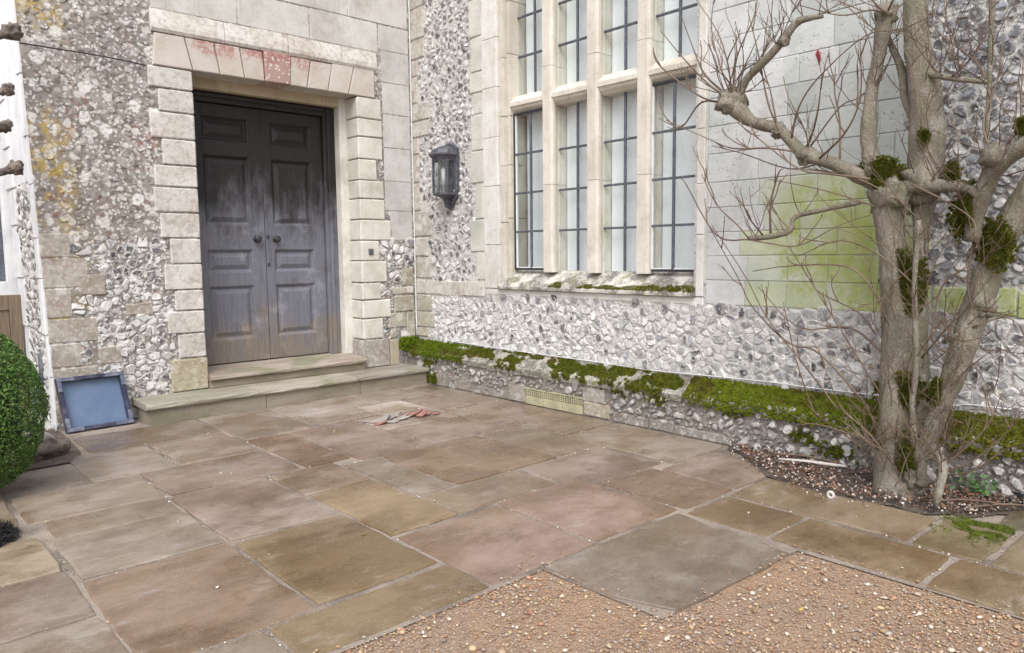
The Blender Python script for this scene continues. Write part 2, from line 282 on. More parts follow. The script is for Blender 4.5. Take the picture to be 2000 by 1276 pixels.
    mx = n.new('ShaderNodeMixShader'); l.new(fac, mx.inputs[0]); l.new(tr.outputs[0], mx.inputs[1]); l.new(gl.outputs[0], mx.inputs[2])
    l.new(mx.outputs[0], n['Material Output'].inputs['Surface']); MAT['glass'] = t.m
mk()

# ------------------------------------------------------------------ mesh helpers (all shapes are written in world metres)
BASE = {}
def attach(o, parent):
    o.parent = parent; o.matrix_parent_inverse = Matrix.Translation(-Vector(BASE.get(parent.name, (0, 0, 0))))
class MB:
    def __init__(s): s.v = []; s.f = []; s.c = []
    def add(s, vs, fs, col=None):
        o = len(s.v); s.v.extend([tuple(map(float, p)) for p in vs]); s.f.extend([tuple(i+o for i in f) for f in fs])
        if col is not None:
            if len(col) == len(vs) and hasattr(col[0], '__len__'): s.c.extend([tuple(c) for c in col])
            else: s.c.extend([tuple(col)]*len(vs))
        return s
    def box(s, lo, hi, b=0.004, jit=0.0, rng=None):
        vs, fs = cbox(lo, hi, b)
        if jit: vs = [tuple(a + rng.uniform(-jit, jit) for a in p) for p in vs]
        return s.add(vs, fs)
    def tube(s, pts, rad, n=8, cap=True, wob=0.0, seed=0):
        vs, fs = tube(pts, rad, n, cap, wob, seed); return s.add(vs, fs)
    def build(s, name, mat, parent=None, smooth=False, color=None):
        me = bpy.data.meshes.new(name); me.from_pydata(s.v, [], s.f); me.update()
        if s.c:
            a = me.color_attributes.new('Col', 'FLOAT_COLOR', 'POINT')
            arr = np.ones((len(s.v), 4), dtype=np.float32); arr[:, :3] = np.array(s.c)[:, :3]; a.data.foreach_set('color', arr.ravel())
        if smooth: me.polygons.foreach_set('use_smooth', [True]*len(me.polygons))
        me.materials.append(MAT[mat]); o = bpy.data.objects.new(name, me); COL.objects.link(o)
        if parent is not None: attach(o, parent)
        if color is not None: o.color = (*color, 1)
        return o

def cbox(lo, hi, b):
    c = [(lo[i]+hi[i])/2 for i in range(3)]; h = [abs(hi[i]-lo[i])/2 for i in range(3)]
    b = min(b, min(h)*0.45)
    vs = []; idx = {}
    for sx in (-1, 1):
        for sy in (-1, 1):
            for sz in (-1, 1):
                for k in range(3):
                    p = [sx*(h[0]-(b if k != 0 else 0)), sy*(h[1]-(b if k != 1 else 0)), sz*(h[2]-(b if k != 2 else 0))]
                    idx[(sx, sy, sz, k)] = len(vs); vs.append((c[0]+p[0], c[1]+p[1], c[2]+p[2]))
    fs = []
    def q(ids, nrm):
        a, b_, c_ = [Vector(vs[i]) for i in ids[:3]]
        n = (b_-a).cross(c_-a)
        fs.append(tuple(ids) if n.dot(Vector(nrm)) > 0 else tuple(reversed(ids)))
    for s in (-1, 1):
        q([idx[(s, -1, -1, 0)], idx[(s, 1, -1, 0)], idx[(s, 1, 1, 0)], idx[(s, -1, 1, 0)]], (s, 0, 0))
        q([idx[(-1, s, -1, 1)], idx[(1, s, -1, 1)], idx[(1, s, 1, 1)], idx[(-1, s, 1, 1)]], (0, s, 0))
        q([idx[(-1, -1, s, 2)], idx[(1, -1, s, 2)], idx[(1, 1, s, 2)], idx[(-1, 1, s, 2)]], (0, 0, s))
        for r in (-1, 1):
            q([idx[(-1, s, r, 1)], idx[(1, s, r, 1)], idx[(1, s, r, 2)], idx[(-1, s, r, 2)]], (0, s, r))
            q([idx[(s, -1, r, 0)], idx[(s, 1, r, 0)], idx[(s, 1, r, 2)], idx[(s, -1, r, 2)]], (s, 0, r))
            q([idx[(s, r, -1, 0)], idx[(s, r, 1, 0)], idx[(s, r, 1, 1)], idx[(s, r, -1, 1)]], (s, r, 0))
            for w in (-1, 1): q([idx[(s, r, w, 0)], idx[(s, r, w, 1)], idx[(s, r, w, 2)]], (s, r, w))
    return vs, fs

def spline(pts, k=4):
    P = [np.array(p, float) for p in pts]
    if len(P) < 3: return [P[0]+(P[-1]-P[0])*i/k for i in range(k+1)]
    Q = [2*P[0]-P[1]]+P+[2*P[-1]-P[-2]]; out = []
    for i in range(1, len(Q)-2):
        for j in range(k):
            t = j/k; a, b, c, d = Q[i-1:i+3]
            out.append(0.5*((2*b)+(-a+c)*t+(2*a-5*b+4*c-d)*t*t+(-a+3*b-3*c+d)*t**3))
    out.append(P[-1]); return out

def tube(pts, rad, n=8, cap=True, wob=0.0, seed=0):
    P = [np.array(p, float) for p in pts]; m = len(P)
    if np.isscalar(rad): rad = [rad]*m
    elif len(rad) != m: rad = list(np.interp(np.linspace(0, 1, m), np.linspace(0, 1, len(rad)), rad))
    vs = []; fs = []; prev = None
    for i, p in enumerate(P):
        d = P[min(i+1, m-1)]-P[max(i-1, 0)]; d = d/(np.linalg.norm(d)+1e-9)
        ref = prev if prev is not None else (np.array([0, 0, 1.0]) if abs(d[2]) < 0.9 else np.array([1.0, 0, 0]))
        a = ref-d*np.dot(ref, d); a /= np.linalg.norm(a)+1e-9; prev = a; b = np.cross(d, a)
        for k in range(n):
            t = 2*math.pi*k/n; r = rad[i]
            q = p+(a*math.cos(t)+b*math.sin(t))*r
            if wob:
                w = mnoise.noise(Vector(q*6.0)+Vector((seed, 0, 0)))*0.6+mnoise.noise(Vector(q*17.0)+Vector((0, seed, 0)))*0.4
                q = p+(a*math.cos(t)+b*math.sin(t))*r*(1+wob*w)
            vs.append(q)
    for i in range(m-1):
        for k in range(n):
            fs.append((i*n+k, i*n+(k+1) % n, (i+1)*n+(k+1) % n, (i+1)*n+k))
    if cap:
        fs.append(tuple(range(n-1, -1, -1))); fs.append(tuple((m-1)*n+k for k in range(n)))
    return vs, fs

def tag(o, label=None, cat=None, group=None, kind=None):
    if label: o['label'] = label
    if cat: o['category'] = cat
    if group: o['group'] = group
    if kind: o['kind'] = kind
    return o
def empty(name, loc=(0, 0, 0), parent=None):
    o = bpy.data.objects.new(name, None); o.empty_display_size = 0.1; COL.objects.link(o)
    o.location = loc; BASE[o.name] = tuple(loc)
    return o
def bulk(name, tv, tf, mats, pos, cols, mat, parent=None, smooth=False):
    """many small copies of one template joined into one mesh"""
    tv = np.array(tv, float); tf = np.array(tf, int); n = len(pos); k = len(tv)
    V = np.einsum('nij,kj->nki', mats, tv)+np.array(pos)[:, None, :]
    F = (tf[None]+(np.arange(n)*k)[:, None, None]).reshape(-1, tf.shape[1])
    me = bpy.data.meshes.new(name); me.vertices.add(n*k); me.vertices.foreach_set('co', V.ravel())
    me.loops.add(F.size); me.loops.foreach_set('vertex_index', F.ravel().astype(np.int32))
    me.polygons.add(len(F)); me.polygons.foreach_set('loop_start', np.arange(0, F.size, F.shape[1], dtype=np.int32))
    me.polygons.foreach_set('loop_total', np.full(len(F), F.shape[1], dtype=np.int32))
    if smooth: me.polygons.foreach_set('use_smooth', np.ones(len(F), bool))
    me.update(calc_edges=True); me.validate()
    a = me.color_attributes.new('Col', 'FLOAT_COLOR', 'POINT')
    C = np.ones((n, k, 4), np.float32); C[:, :, :3] = np.array(cols)[:, None, :]; a.data.foreach_set('color', C.ravel())
    me.materials.append(MAT[mat]); o = bpy.data.objects.new(name, me); COL.objects.link(o)
    if parent is not None: attach(o, parent)
    return o
NR = np.random.default_rng(5)
def rand_rot(n):
    q = NR.normal(size=(n, 4)); q /= np.linalg.norm(q, axis=1)[:, None]; w, x, y, z = q.T
    return np.stack([1-2*(y*y+z*z), 2*(x*y-z*w), 2*(x*z+y*w), 2*(x*y+z*w), 1-2*(x*x+z*z), 2*(y*z-x*w), 2*(x*z-y*w), 2*(y*z+x*w), 1-2*(x*x+y*y)], -1).reshape(n, 3, 3)
def frame_from(nrm):
    nrm = np.array(nrm, float); nrm /= np.linalg.norm(nrm, axis=1)[:, None]
    ref = NR.normal(size=nrm.shape); a = np.cross(nrm, ref); a /= np.linalg.norm(a, axis=1)[:, None]+1e-9
    return np.stack([a, np.cross(nrm, a), nrm], -1)      # columns: local x, y, z(normal)
PHI = (1+5**.5)/2
ICO_V = np.array([(-1, PHI, 0), (1, PHI, 0), (-1, -PHI, 0), (1, -PHI, 0), (0, -1, PHI), (0, 1, PHI), (0, -1, -PHI), (0, 1, -PHI), (PHI, 0, -1), (PHI, 0, 1), (-PHI, 0, -1), (-PHI, 0, 1)])/math.hypot(1, PHI)
ICO_F = [(0, 11, 5), (0, 5, 1), (0, 1, 7), (0, 7, 10), (0, 10, 11), (1, 5, 9), (5, 11, 4), (11, 10, 2), (10, 7, 6), (7, 1, 8), (3, 9, 4), (3, 4, 2), (3, 2, 6), (3, 6, 8), (3, 8, 9), (4, 9, 5), (2, 4, 11), (6, 2, 10), (8, 6, 7), (9, 8, 1)]
def prism(poly, axis, a0, a1, b=0.006):
    """2-D outline (counter-clockwise or not) extruded along an axis, edges of both ends chamfered"""
    P = np.array(poly, float); c = P.mean(0); n = len(P); vs = []
    def put(p, a):
        if axis == 0: return (a, p[0], p[1])
        if axis == 1: return (p[0], a, p[1])
        return (p[0], p[1], a)
    sg = 1 if a1 > a0 else -1
    ext = np.maximum(np.abs(P-c), 1e-6); ins = c+(P-c)*np.maximum(0.3, 1-b/ext)
    for pp, a in ((ins, a0), (P, a0+sg*b), (P, a1-sg*b), (ins, a1)): vs += [put(p, a) for p in pp]
    fs = [tuple(range(n)), tuple(3*n+i for i in reversed(range(n)))]
    for r in range(3):
        for k in range(n): fs.append((r*n+(k+1) % n, r*n+k, (r+1)*n+k, (r+1)*n+(k+1) % n))
    # orient outwards
    cen = np.array(vs).mean(0); f0 = fs[0]; A, B_, C_ = [np.array(vs[i]) for i in f0[:3]]
    if np.dot(np.cross(B_-A, C_-A), A-cen) < 0: fs = [tuple(reversed(f)) for f in fs]
    return vs, fs

R = random.Random(11)
def tint(c, a, b, rng=None):
    k = (rng or R).uniform(a, b); return tuple(x*k for x in c)
# ------------------------------------------------------------------ stones: Voronoi packed flints
def clip(poly, a, b, c):     # keep a*x+b*y<=c
    out = []
    for i in range(len(poly)):
        p, q = poly[i], poly[(i+1) % len(poly)]; dp = a*p[0]+b*p[1]-c; dq = a*q[0]+b*q[1]-c
        if dp <= 0: out.append(p)
        if dp*dq < 0:
            t = dp/(dp-dq); out.append((p[0]+(q[0]-p[0])*t, p[1]+(q[1]-p[1])*t))
    return out
def resample(poly, n):
    P = np.array(poly+[poly[0]]); d = np.r_[0, np.cumsum(np.hypot(*np.diff(P, axis=0).T))]
    t = np.linspace(0, d[-1], n, endpoint=False); return np.c_[np.interp(t, d, P[:, 0]), np.interp(t, d, P[:, 1])]
def pack(u0, u1, v0, v1, w, h, rng, inside, shrink=(0.80, 0.97), skip=0.0):
    pts = []; r = 0; v = v0+h*0.5
    while v < v1:
        u = u0+(w*0.5 if r % 2 else 0.0)+rng.uniform(0, w*0.3)
        while u < u1:
            pts.append((u+rng.uniform(-.42, .42)*w, v+rng.uniform(-.42, .42)*h)); u += w*rng.choice((.5, .7, .9, 1.1, 1.5))
        v += h*rng.uniform(0.72, 1.22); r += 1
    P = np.array(pts); out = []
    for p in P:
        if not inside(p[0], p[1]) or rng.random() < skip: continue
        d = np.hypot((P[:, 0]-p[0])/w, (P[:, 1]-p[1])/h); near = P[(d < 2.6) & (d > 1e-6)]
        poly = [(p[0]-w*1.1, p[1]-h*1.1), (p[0]+w*1.1, p[1]-h*1.1), (p[0]+w*1.1, p[1]+h*1.1), (p[0]-w*1.1, p[1]+h*1.1)]
        for q in near:
            a, b = q-p; m = (p+q)/2; poly = clip(poly, a, b, a*m[0]+b*m[1])
            if len(poly) < 3: break
        if len(poly) < 3: continue
        for _ in range(1):
            poly = [pt for i in range(len(poly)) for pt in (tuple(0.84*np.array(poly[i])+0.16*np.array(poly[(i+1) % len(poly)])), tuple(0.16*np.array(poly[i])+0.84*np.array(poly[(i+1) % len(poly)])))]
        Q = resample(poly, 11); c = Q.mean(0); s = rng.uniform(*shrink)
        Q = c+(Q-c)*s*np.array([[1+.0]])*np.array([[1+rng.uniform(-.13, .10)] for _ in Q]); out.append((c, Q))
    return out
def dome(Q, c, P3, hgt, rng, rim, core, flat):
    n = len(Q); vs = []; cs = []
    tx, ty = rng.uniform(-.30, .30), rng.uniform(-.30, .30)
    sh = np.array([rng.uniform(-.14, .14), rng.uniform(-.14, .14)])*np.ptp(Q, axis=0)
    for s, d, col in ((1.0, -0.012, rim), (0.95, 0.52*hgt, rim), (flat, hgt, core)):
        for i, q in enumerate(Q):
            o = (q-c)*s*(1+(rng.uniform(-.10, .10) if s < .9 else 0))+(sh if s < .9 else 0)
            dd = d+(o[0]*tx+o[1]*ty if s < .9 else 0)
            vs.append(P3(c[0]+o[0], c[1]+o[1], max(dd, 0.004) if d > 0 else d)); cs.append(col)
    vs.append(P3(c[0]+sh[0], c[1]+sh[1], hgt*rng.uniform(.9, 1.12))); cs.append(core)
    fs = []
    for r in (0, 1):
        for k in range(n): fs.append((r*n+k, r*n+(k+1) % n, (r+1)*n+(k+1) % n, (r+1)*n+k))
    for k in range(n): fs.append((2*n+k, 2*n+(k+1) % n, 3*n))
    return vs, fs, cs
def PD(u, v, d): return (u, 7.2-d, v)          # entrance wing face
def PH(u, v, d): return (5.0-d, -u, v)         # hall wing face, u=-y
def PP(u, v, d): return (4.85-d, -u, v)        # plinth face
def PR(u, v, d): return (edge(v)-d, -u, v)        # return face of the entrance wing
def area(Q): x, y = Q[:, 0], Q[:, 1]; return 0.5*abs(np.dot(x, np.roll(y, 1))-np.dot(y, np.roll(x, 1)))

def lay_flints(parent, items, nmax=300, gallet=None):
    """items: (Q, c, P3, height, rim, core, flat, material). The stones that show largest become parts, the rest one part."""
    def key(it):
        p = np.array(it[2](it[1][0], it[1][1], 0)); d = p-CAM; depth = MR@d
        uu = FPX*depth[0]/depth[2]; vv = FPX*depth[1]/depth[2]
        vis = 1.0 if depth[2] > 0 and abs(uu) < 1010 and abs(vv) < 650 else 0.001
        return -area(it[0])/(depth[2]**2)*vis
    items = sorted(items, key=key); rest = {}
    for i, it in enumerate(items):
        Q, c, P3, hgt, rim, core, flat, mat = it
        vs, fs, cs = dome(Q, c, P3, hgt, R, rim, core, flat)
        if i < nmax: MB().add(vs, fs, cs).build('flint', mat, parent)
        else: rest.setdefault(mat, MB()).add(vs, fs, cs)
    if gallet:
        for (u0, u1, v0, v1, P3, ins, colf, mat) in gallet:
            for c, Q in pack(u0, u1, v0, v1, .048, .034, R, ins, (.35, .85), .45):
                a = colf(); vs, fs, cs = dome(Q[::2], c, P3, R.uniform(.004, .013), R, a, tint(a, .45, 1.15), .6); rest.setdefault(mat, MB()).add(vs, fs, cs)
    for mat, mb in rest.items(): tag(mb.build('small_flints', mat, parent), kind='stuff')

def grey(v, w=0.0, b=0.0): return (v*(1+w), v, v*(1+b))
# ================================================================== SETTING
def lerp(a, b, t): return tuple(np.array(a)*(1-t)+np.array(b)*t)
GR, MV, OL, PK, LT, BR, GN = (.26, .235, .205), (.25, .21, .185), (.215, .165, .095), (.265, .195, .165), (.44, .415, .385), (.23, .17, .125), (.20, .20, .15)
g = MB().add([(-60, -60, -.014), (60, -60, -.014), (60, 60, -.014), (-60, 60, -.014)], [(0, 1, 2, 3)]).build('ground', 'ground'); tag(g, kind='structure')
# paving bed: outline follows the edge of the gravel
bed = [(-4, 2.36), (2.31, 2.36), (2.33, 1.70), (3.36, 1.66), (3.36, -3), (4.9, -3), (4.9, 7.3), (-4, 7.3)]
pav = MB().add([(x, y, -.007) for x, y in bed], [tuple(range(len(bed)))]).build('pavement', 'joint'); tag(pav, kind='structure')
flags = [
 (.70, 1.36, 2.73, 3.69, BR), (.71, 1.36, 3.71, 4.33, GR), (.73, 1.36, 4.35, 4.69, GR), (.66, 1.38, 4.71, 5.30, GR),
 (-.35, .68, 3.30, 3.86, MV), (-.4, .67, 3.88, 4.45, (.31, .275, .205)), (-.5, .69, 2.42, 3.28, GR), (-.6, .63, 4.75, 5.6, GR), (-1.6, -.37, 2.42, 3.5, MV), (-1.6, -.42, 3.52, 4.7, GR),
 (1.38, 2.0, 2.75, 3.66, OL), (1.14, 2.02, 2.39, 2.71, OL), (.70, 1.12, 2.39, 2.70, GR),
 (1.38, 1.97, 3.70, 4.64, MV), (2.02, 2.47, 3.19, 4.08, (.26, .20, .115)), (2.0, 2.47, 4.10, 4.63, (.25, .205, .16)),
 (2.50, 2.78, 3.63, 4.52, GR), (2.81, 3.71, 3.63, 4.53, BR), (2.50, 3.28, 3.21, 3.60, (.23, .195, .155)), (2.03, 2.72, 2.39, 3.15, PK), (2.74, 3.43, 2.40, 3.19, PK),
 (3.31, 4.13, 3.02, 3.60, (.24, .20, .185)), (3.46, 3.97, 2.37, 3.0, (.235, .18, .14)), (3.99, 4.62, 2.37, 2.93, MV), (4.17, 4.83, 2.96, 4.01, GR), (4.25, 4.83, 4.04, 4.40, GR), (3.74, 4.23, 3.63, 4.53, GR),
 (4.27, 4.83, 4.42, 5.48, MV), (3.28, 4.24, 4.56, 5.18, MV), (4.10, 4.49, 5.52, 6.18, MV), (4.51, 4.83, 5.50, 6.74, GR),
 (3.58, 4.07, 5.73, 6.19, LT), (2.98, 3.55, 5.76, 6.19, (.36, .335, .31)), (2.94, 3.89, 6.22, 6.77, (.36, .34, .325)), (3.91, 4.49, 6.22, 6.77, GR),
 (2.29, 2.91, 5.71, 6.77, (.33, .31, .29)), (1.69, 2.26, 5.35, 6.13, (.33, .305, .28)), (1.29, 2.27, 6.16, 6.77, (.22, .20, .19)), (1.12, 1.66, 5.33, 6.13, (.29, .265, .245)),
 (1.40, 2.26, 4.68, 5.31, MV), (2.29, 2.63, 4.66, 5.68, BR), (2.66, 3.25, 4.56, 5.71, (.27, .225, .205)), (3.28, 3.64, 5.21, 5.71, (.36, .33, .30)), (3.67, 4.05, 5.21, 5.70, (.37, .33, .31)), (4.08, 4.25, 5.21, 5.49, GR),
 (3.41, 3.83, 1.85, 2.33, OL), (3.40, 3.81, 1.12, 1.82, OL), (3.86, 4.31, 1.34, 2.33, (.22, .18, .125)), (3.84, 4.41, 1.0, 1.31, (.17, .165, .11)), (3.38, 3.80, .20, 1.09, OL), (3.84, 4.41, .25, .97, (.19, .175, .12)), (4.44, 4.83, .2, 1.10, (.13, .145, .10)),
 (3.38, 4.1, -.9, .17, OL), (4.13, 4.83, -.9, .17, GN), (-1.6, .62, 5.63, 6.6, GR)]
def flag(poly, col, i):
    col = tuple(np.array(lerp(col, (.25, .21, .18), .22))*np.array([.94, .895, .875])); rng = random.Random(100+i); P = [np.array(p, float) for p in poly]; pts = []
    for k in range(len(P)):
        a, b = P[k], P[(k+1) % len(P)]; L = np.linalg.norm(b-a); n = max(3, int(L/.10)); nv = np.array([-(b-a)[1], (b-a)[0]])/L
        for j in range(n):
            t = j/n; o = rng.uniform(-.006, .006)+(.0 if 0 < j < n-1 else 0)
            p = a+(b-a)*t+nv*o
            if j == 0: p = p+(sum(P)/len(P)-p)*0.02*rng.uniform(.3, 1.2)
            pts.append(p)
    pts = np.array(pts); c = pts.mean(0); n = len(pts); h = rng.uniform(-.001, .006); tx, ty = rng.uniform(-.004, .004), rng.uniform(-.004, .004)
    vs = [(*p, -.04) for p in pts]
    d = np.linalg.norm(pts-c, axis=1)[:, None]
    for ins, dz in ((0, -.007), (.004, -.002), (.012, 0.0)):
        for p, dd in zip(pts, d): q = p-(p-c)/dd*ins; vs.append((*q, h+dz+(q-c)[0]*tx+(q-c)[1]*ty))
    fs = [(r*n+k, r*n+(k+1) % n, (r+1)*n+(k+1) % n, (r+1)*n+k) for r in range(3) for k in range(n)]+[tuple(3*n+k for k in range(n))]
    return MB().add(vs, fs).build('flagstone', 'flag', pav, smooth=False, color=tint(col, .93, 1.07, rng))
for i, (x0, x1, y0, y1, c) in enumerate(flags): flag([(x0, y0), (x1, y0), (x1, y1), (x0, y1)], c, i)
flag([(2.33, 2.375), (2.325, 1.95), (2.42, 1.69), (3.30, 1.66), (3.335, 2.12), (3.38, 2.36)], (.245, .225, .205), 90)

# soil bed beneath the tree
sp = [(4.84, 2.95), (4.55, 2.62), (4.36, 2.36), (4.24, 2.0), (4.29, 1.68), (4.36, 1.38), (4.46, 1.22), (4.76, 1.04), (4.84, .95)]
c = np.array([4.72, 1.8]); vs = []; rings = 5
Q = resample(sp, 48)
for r in range(rings):
    s = 1-r/rings
    for q in Q:
        p = c+(q-c)*s; w = mnoise.noise(Vector((p[0]*9, p[1]*9, 0)))*.016*(1 if r else .3)
        vs.append((min(p[0]+(mnoise.noise(Vector((p[0]*7, p[1]*7, 3)))*.07+mnoise.noise(Vector((p[0]*25, p[1]*25, 3)))*.03 if r == 0 else 0), 4.86), p[1], .004+.045*(1-s)+w if r else .003))
vs.append((*c, .05)); n = len(Q)
fs = [(r*n+k, r*n+(k+1) % n, (r+1)*n+(k+1) % n, (r+1)*n+k) for r in range(rings-1) for k in range(n)]+[((rings-1)*n+k, (rings-1)*n+(k+1) % n, rings*n) for k in range(n)]
soil = MB().add(vs, fs).build('soil', 'soil', smooth=True); tag(soil, kind='structure')
# bare earth by the clipped bush
e = [(-.8, 5.95), (1.12, 5.95), (1.24, 6.2), (1.27, 6.8), (1.27, 8.3), (-.8, 8.3)]
earth = MB().add([(x, y, .003) for x, y in e], [tuple(range(len(e)))]).build('earth', 'soil'); tag(earth, kind='structure')

# ================================================================== ENTRANCE WING
ew = empty('entrance_wing', (3.1, 7.2, 0)); tag(ew, 'lichen covered flint and stone entrance wing with the grey double door', 'building')
wall = MB()
xl = 1.29
tl = on(34, 10, 1, 7.2)        # the old corner leans a little
vs = [(xl, 7.2, -.05), (2.52, 7.2, -.05), (2.52, 7.2, 5.2), (float(tl[0])-.06, 7.2, 5.2), (xl, 8.4, -.05), (2.52, 8.4, -.05), (2.52, 8.4, 5.2), (float(tl[0])-.06, 8.4, 5.2)]
wall.add(vs, [(0, 1, 2, 3), (1, 5, 6, 2), (4, 0, 3, 7), (3, 2, 6, 7), (5, 4, 7, 6)])
wall.box((4.29, 7.2, -.05), (5.35, 8.4, 5.2), .002)
wall.box((2.52, 7.2, 3.20), (4.29, 8.4, 5.2), .002)
dw = wall.build('wall', 'lichmortar', ew)
BL = []     # blocks on this face, to keep flints out
def block(x0, x1, z0, z1, name, col, mat='stone', y0=7.183, y1=7.30, b=.006, j=.0025, par=None):
    BL.append((x0, x1, z0, z1))
    return MB().box((x0, y0, z0), (x1, y1, z1), b, j, R).build(name, mat, par or dw, color=tint(col, .95, 1.05))
CR = (.58, .565, .54); CRR = (.64, .62, .575)
lj = [3.165, 2.975, 2.767, 2.53, 2.292, 2.094, 1.861, 1.627, 1.391, 1.146, .953, .737, .502, .19]
lo = [2.158, 2.239, 2.157, 2.245, 2.167, 2.156, 2.197, 2.27, 2.208, 2.287, 2.213, 2.297, 2.216]
for i in range(13):
    base = i == 12
    block(lo[i], 2.545+(.008 if base else 0), lj[i+1]+.005, lj[i]-.005, 'quoin_stone', (.42, .375, .27) if base else CR, 'lichstone', 7.178, 7.43, .010)
rj = [3.166, 2.938, 2.742, 2.502, 2.274, 2.073, 1.845, 1.615, 1.391, 1.147, .954, .746, .513, .19]
ro = [4.572, 4.582, 4.577, 4.497, 4.583, 4.589, 4.663, 4.507, 4.594, 4.512, 4.635, 4.526, 4.605]
for i in range(13):
    base = i == 12
    block(4.27-(.008 if base else 0), ro[i], rj[i+1]+.005, rj[i]-.005, 'quoin_stone', (.36, .33, .30) if base else CRR, 'lichstone' if base else 'stone', 7.178, 7.43, .010)
block(4.615, 4.735, .19, .48, 'quoin_stone', (.42, .37, .29))
# lintel
vb = [2.20, 2.554, 2.805, 3.041, 3.244, 3.505, 3.693, 3.929, 4.172, 4.498]
vt = [2.225, 2.49, 2.757, 3.002, 3.231, 3.522, 3.741, 3.986, 4.244, 4.498]
for i in range(9):
    zt = 3.455+R.uniform(-.01, .01)
    vs, fs = prism([(vb[i]+.004, 3.17), (vb[i+1]-.004, 3.17), (vt[i+1]-.004, zt), (vt[i]+.004, zt)], 1, 7.172-(.012 if i == 4 else 0), 7.43, .008)
    cc = (.40, .285, .265) if i == 4 else (.55, .51, .475)
    MB().add(vs, fs).build('voussoir', 'lintel', dw, color=tint(cc, .95, 1.05)); BL.append((vb[i], vb[i+1], 3.15, 3.46))
# weathered hood course above the lintel
hx = [2.20, 2.86, 3.50, 4.10, 4.53]
for i in range(4):
    vs, fs = prism([(7.172, 3.463), (7.158, 3.49), (7.160, 3.53), (7.183, 3.66), (7.3, 3.66), (7.3, 3.463)], 0, hx[i]+.002, hx[i+1]-.002, .004)
    MB().add(vs, fs).build('hood_stone', 'lichstone', dw, color=(.62, .60, .565)); BL.append((hx[i], hx[i+1], 3.44, 3.67))
# ashlar over the lintel and beside the door
for (x0, x1, z0, z1) in [(2.22, 3.0, 3.67, 3.98), (3.005, 3.75, 3.67, 3.98), (3.755, 4.56, 3.67, 3.98), (2.5, 3.35, 3.985, 4.35), (3.355, 4.2, 3.985, 4.35), (4.205, 4.96, 3.985, 4.35), (2.4, 3.4, 4.355, 4.8), (3.405, 4.3, 4.355, 4.8), (4.305, 4.96, 4.355, 4.8)]:
    block(x0, x1, z0, z1, 'ashlar_block', (.56, .55, .53), y0=7.194)
zz = 1.62
while zz < 3.96:
    h = R.uniform(.30, .42); h = min(h, 3.975-zz); 
    xs = 4.605 if zz > 1.7 else 4.67
    block(xs if zz < 3.40 else 4.57, 4.965, zz+.003, zz+h-.003, 'ashlar_block', (.53, .53, .515), y0=7.194, b=.004); zz += h
# corner stones below, beside the plinth
for (x0, x1, z0, z1) in [(4.66, 4.965, 1.0, 1.08), (4.80, 4.965, 1.09, 1.30), (4.70, 4.965, .80, .99), (4.62, 4.85, .62, .79), (4.855, 4.965, .50, .79), (4.62, 4.72, .50, .61)]:
    block(x0, x1, z0, z1, 'rubble_stone', (.40, .375, .31), 'lichstone', 7.187, b=.012, j=.006)
# dressed stones down the free corner
z = .05; k = 0
while z < 1.5:
    h = R.uniform(.20, .30); w = (.20, .36)[k % 2]+R.uniform(-.03, .05); x0 = xl+(float(tl[0])-.06-xl)*(z+h/2)/5.2
    block(x0-.004, x0+w, z+.004, z+h-.004, 'quoin_stone', (.42, .385, .345), 'lichstone', 7.194, b=.008, j=.004); z += h; k += 1
for (x0, x1, z0, z1) in [(1.50, 1.72, 1.13, 1.32), (1.62, 1.82, .52, .68), (1.86, 2.1, .93, 1.05)]:
    block(x0, x1, z0, z1, 'rubble_stone', (.36, .32, .28), 'lichstone', 7.187, b=.015, j=.008)
def edge(v): return xl+(float(tl[0])-.06-xl)*v/5.2
def free(u, v, m=.025): return not any(a-m < u < b+m and c_-m < v < d+m for a, b, c_, d in BL)
items = []
def white(): v = R.uniform(.50, .70); return (v, v*.985, v*.965)
def dark(): v = R.choice([.05, .08, .11, .15, .2]); return (v*1.02, v, v*1.08)
# knapped flints low down
for c, Q in pack(1.5, 2.35, .02, 1.60, .09, .062, R, lambda u, v: free(u, v) and 1.5 < u < 2.34 and v < 1.58 and not (v > 1.3 and u > 2.22), (.66, .94), .08):
    dk = R.random() < (.62 if c[1] > 1.22 else .30)
    core = dark() if dk else tint(white(), .75, 1); rim = white()
    items.append((Q, c, PD, R.uniform(.006, .018), rim, core, R.uniform(.5, .8), 'flint'))
for c, Q in pack(4.55, 4.97, .5, 1.62, .10, .07, R, lambda u, v: free(u, v) and 4.53 < u < 4.95 and v < 1.6, (.80, .96), .06):
    dk = R.random() < .5; items.append((Q, c, PD, R.uniform(.012, .024), white(), dark() if dk else white(), R.uniform(.45, .72), 'flint'))
# upper wall: low stones bedded almost flush under the lichen
for c, Q in pack(1.2, 2.32, 1.55, 4.4, .085, .062, R, lambda u, v: free(u, v) and u > edge(v)+.05 and v > 1.55 and u < 2.3, (.55, .9), .45):
    v = R.uniform(.22, .42); colr = (v, v*.93, v*.87); items.append((Q, c, PD, R.uniform(.003, .007), colr, tint(colr, .8, 1.25), R.uniform(.5, .75), 'lichflint'))
lay_flints(dw, items, 300, [(1.5, 2.34, .02, 1.56, PD, lambda u, v: free(u, v, .0), white, 'flint'), (4.55, 4.96, .5, 1.6, PD, lambda u, v: free(u, v, .0), white, 'flint')])
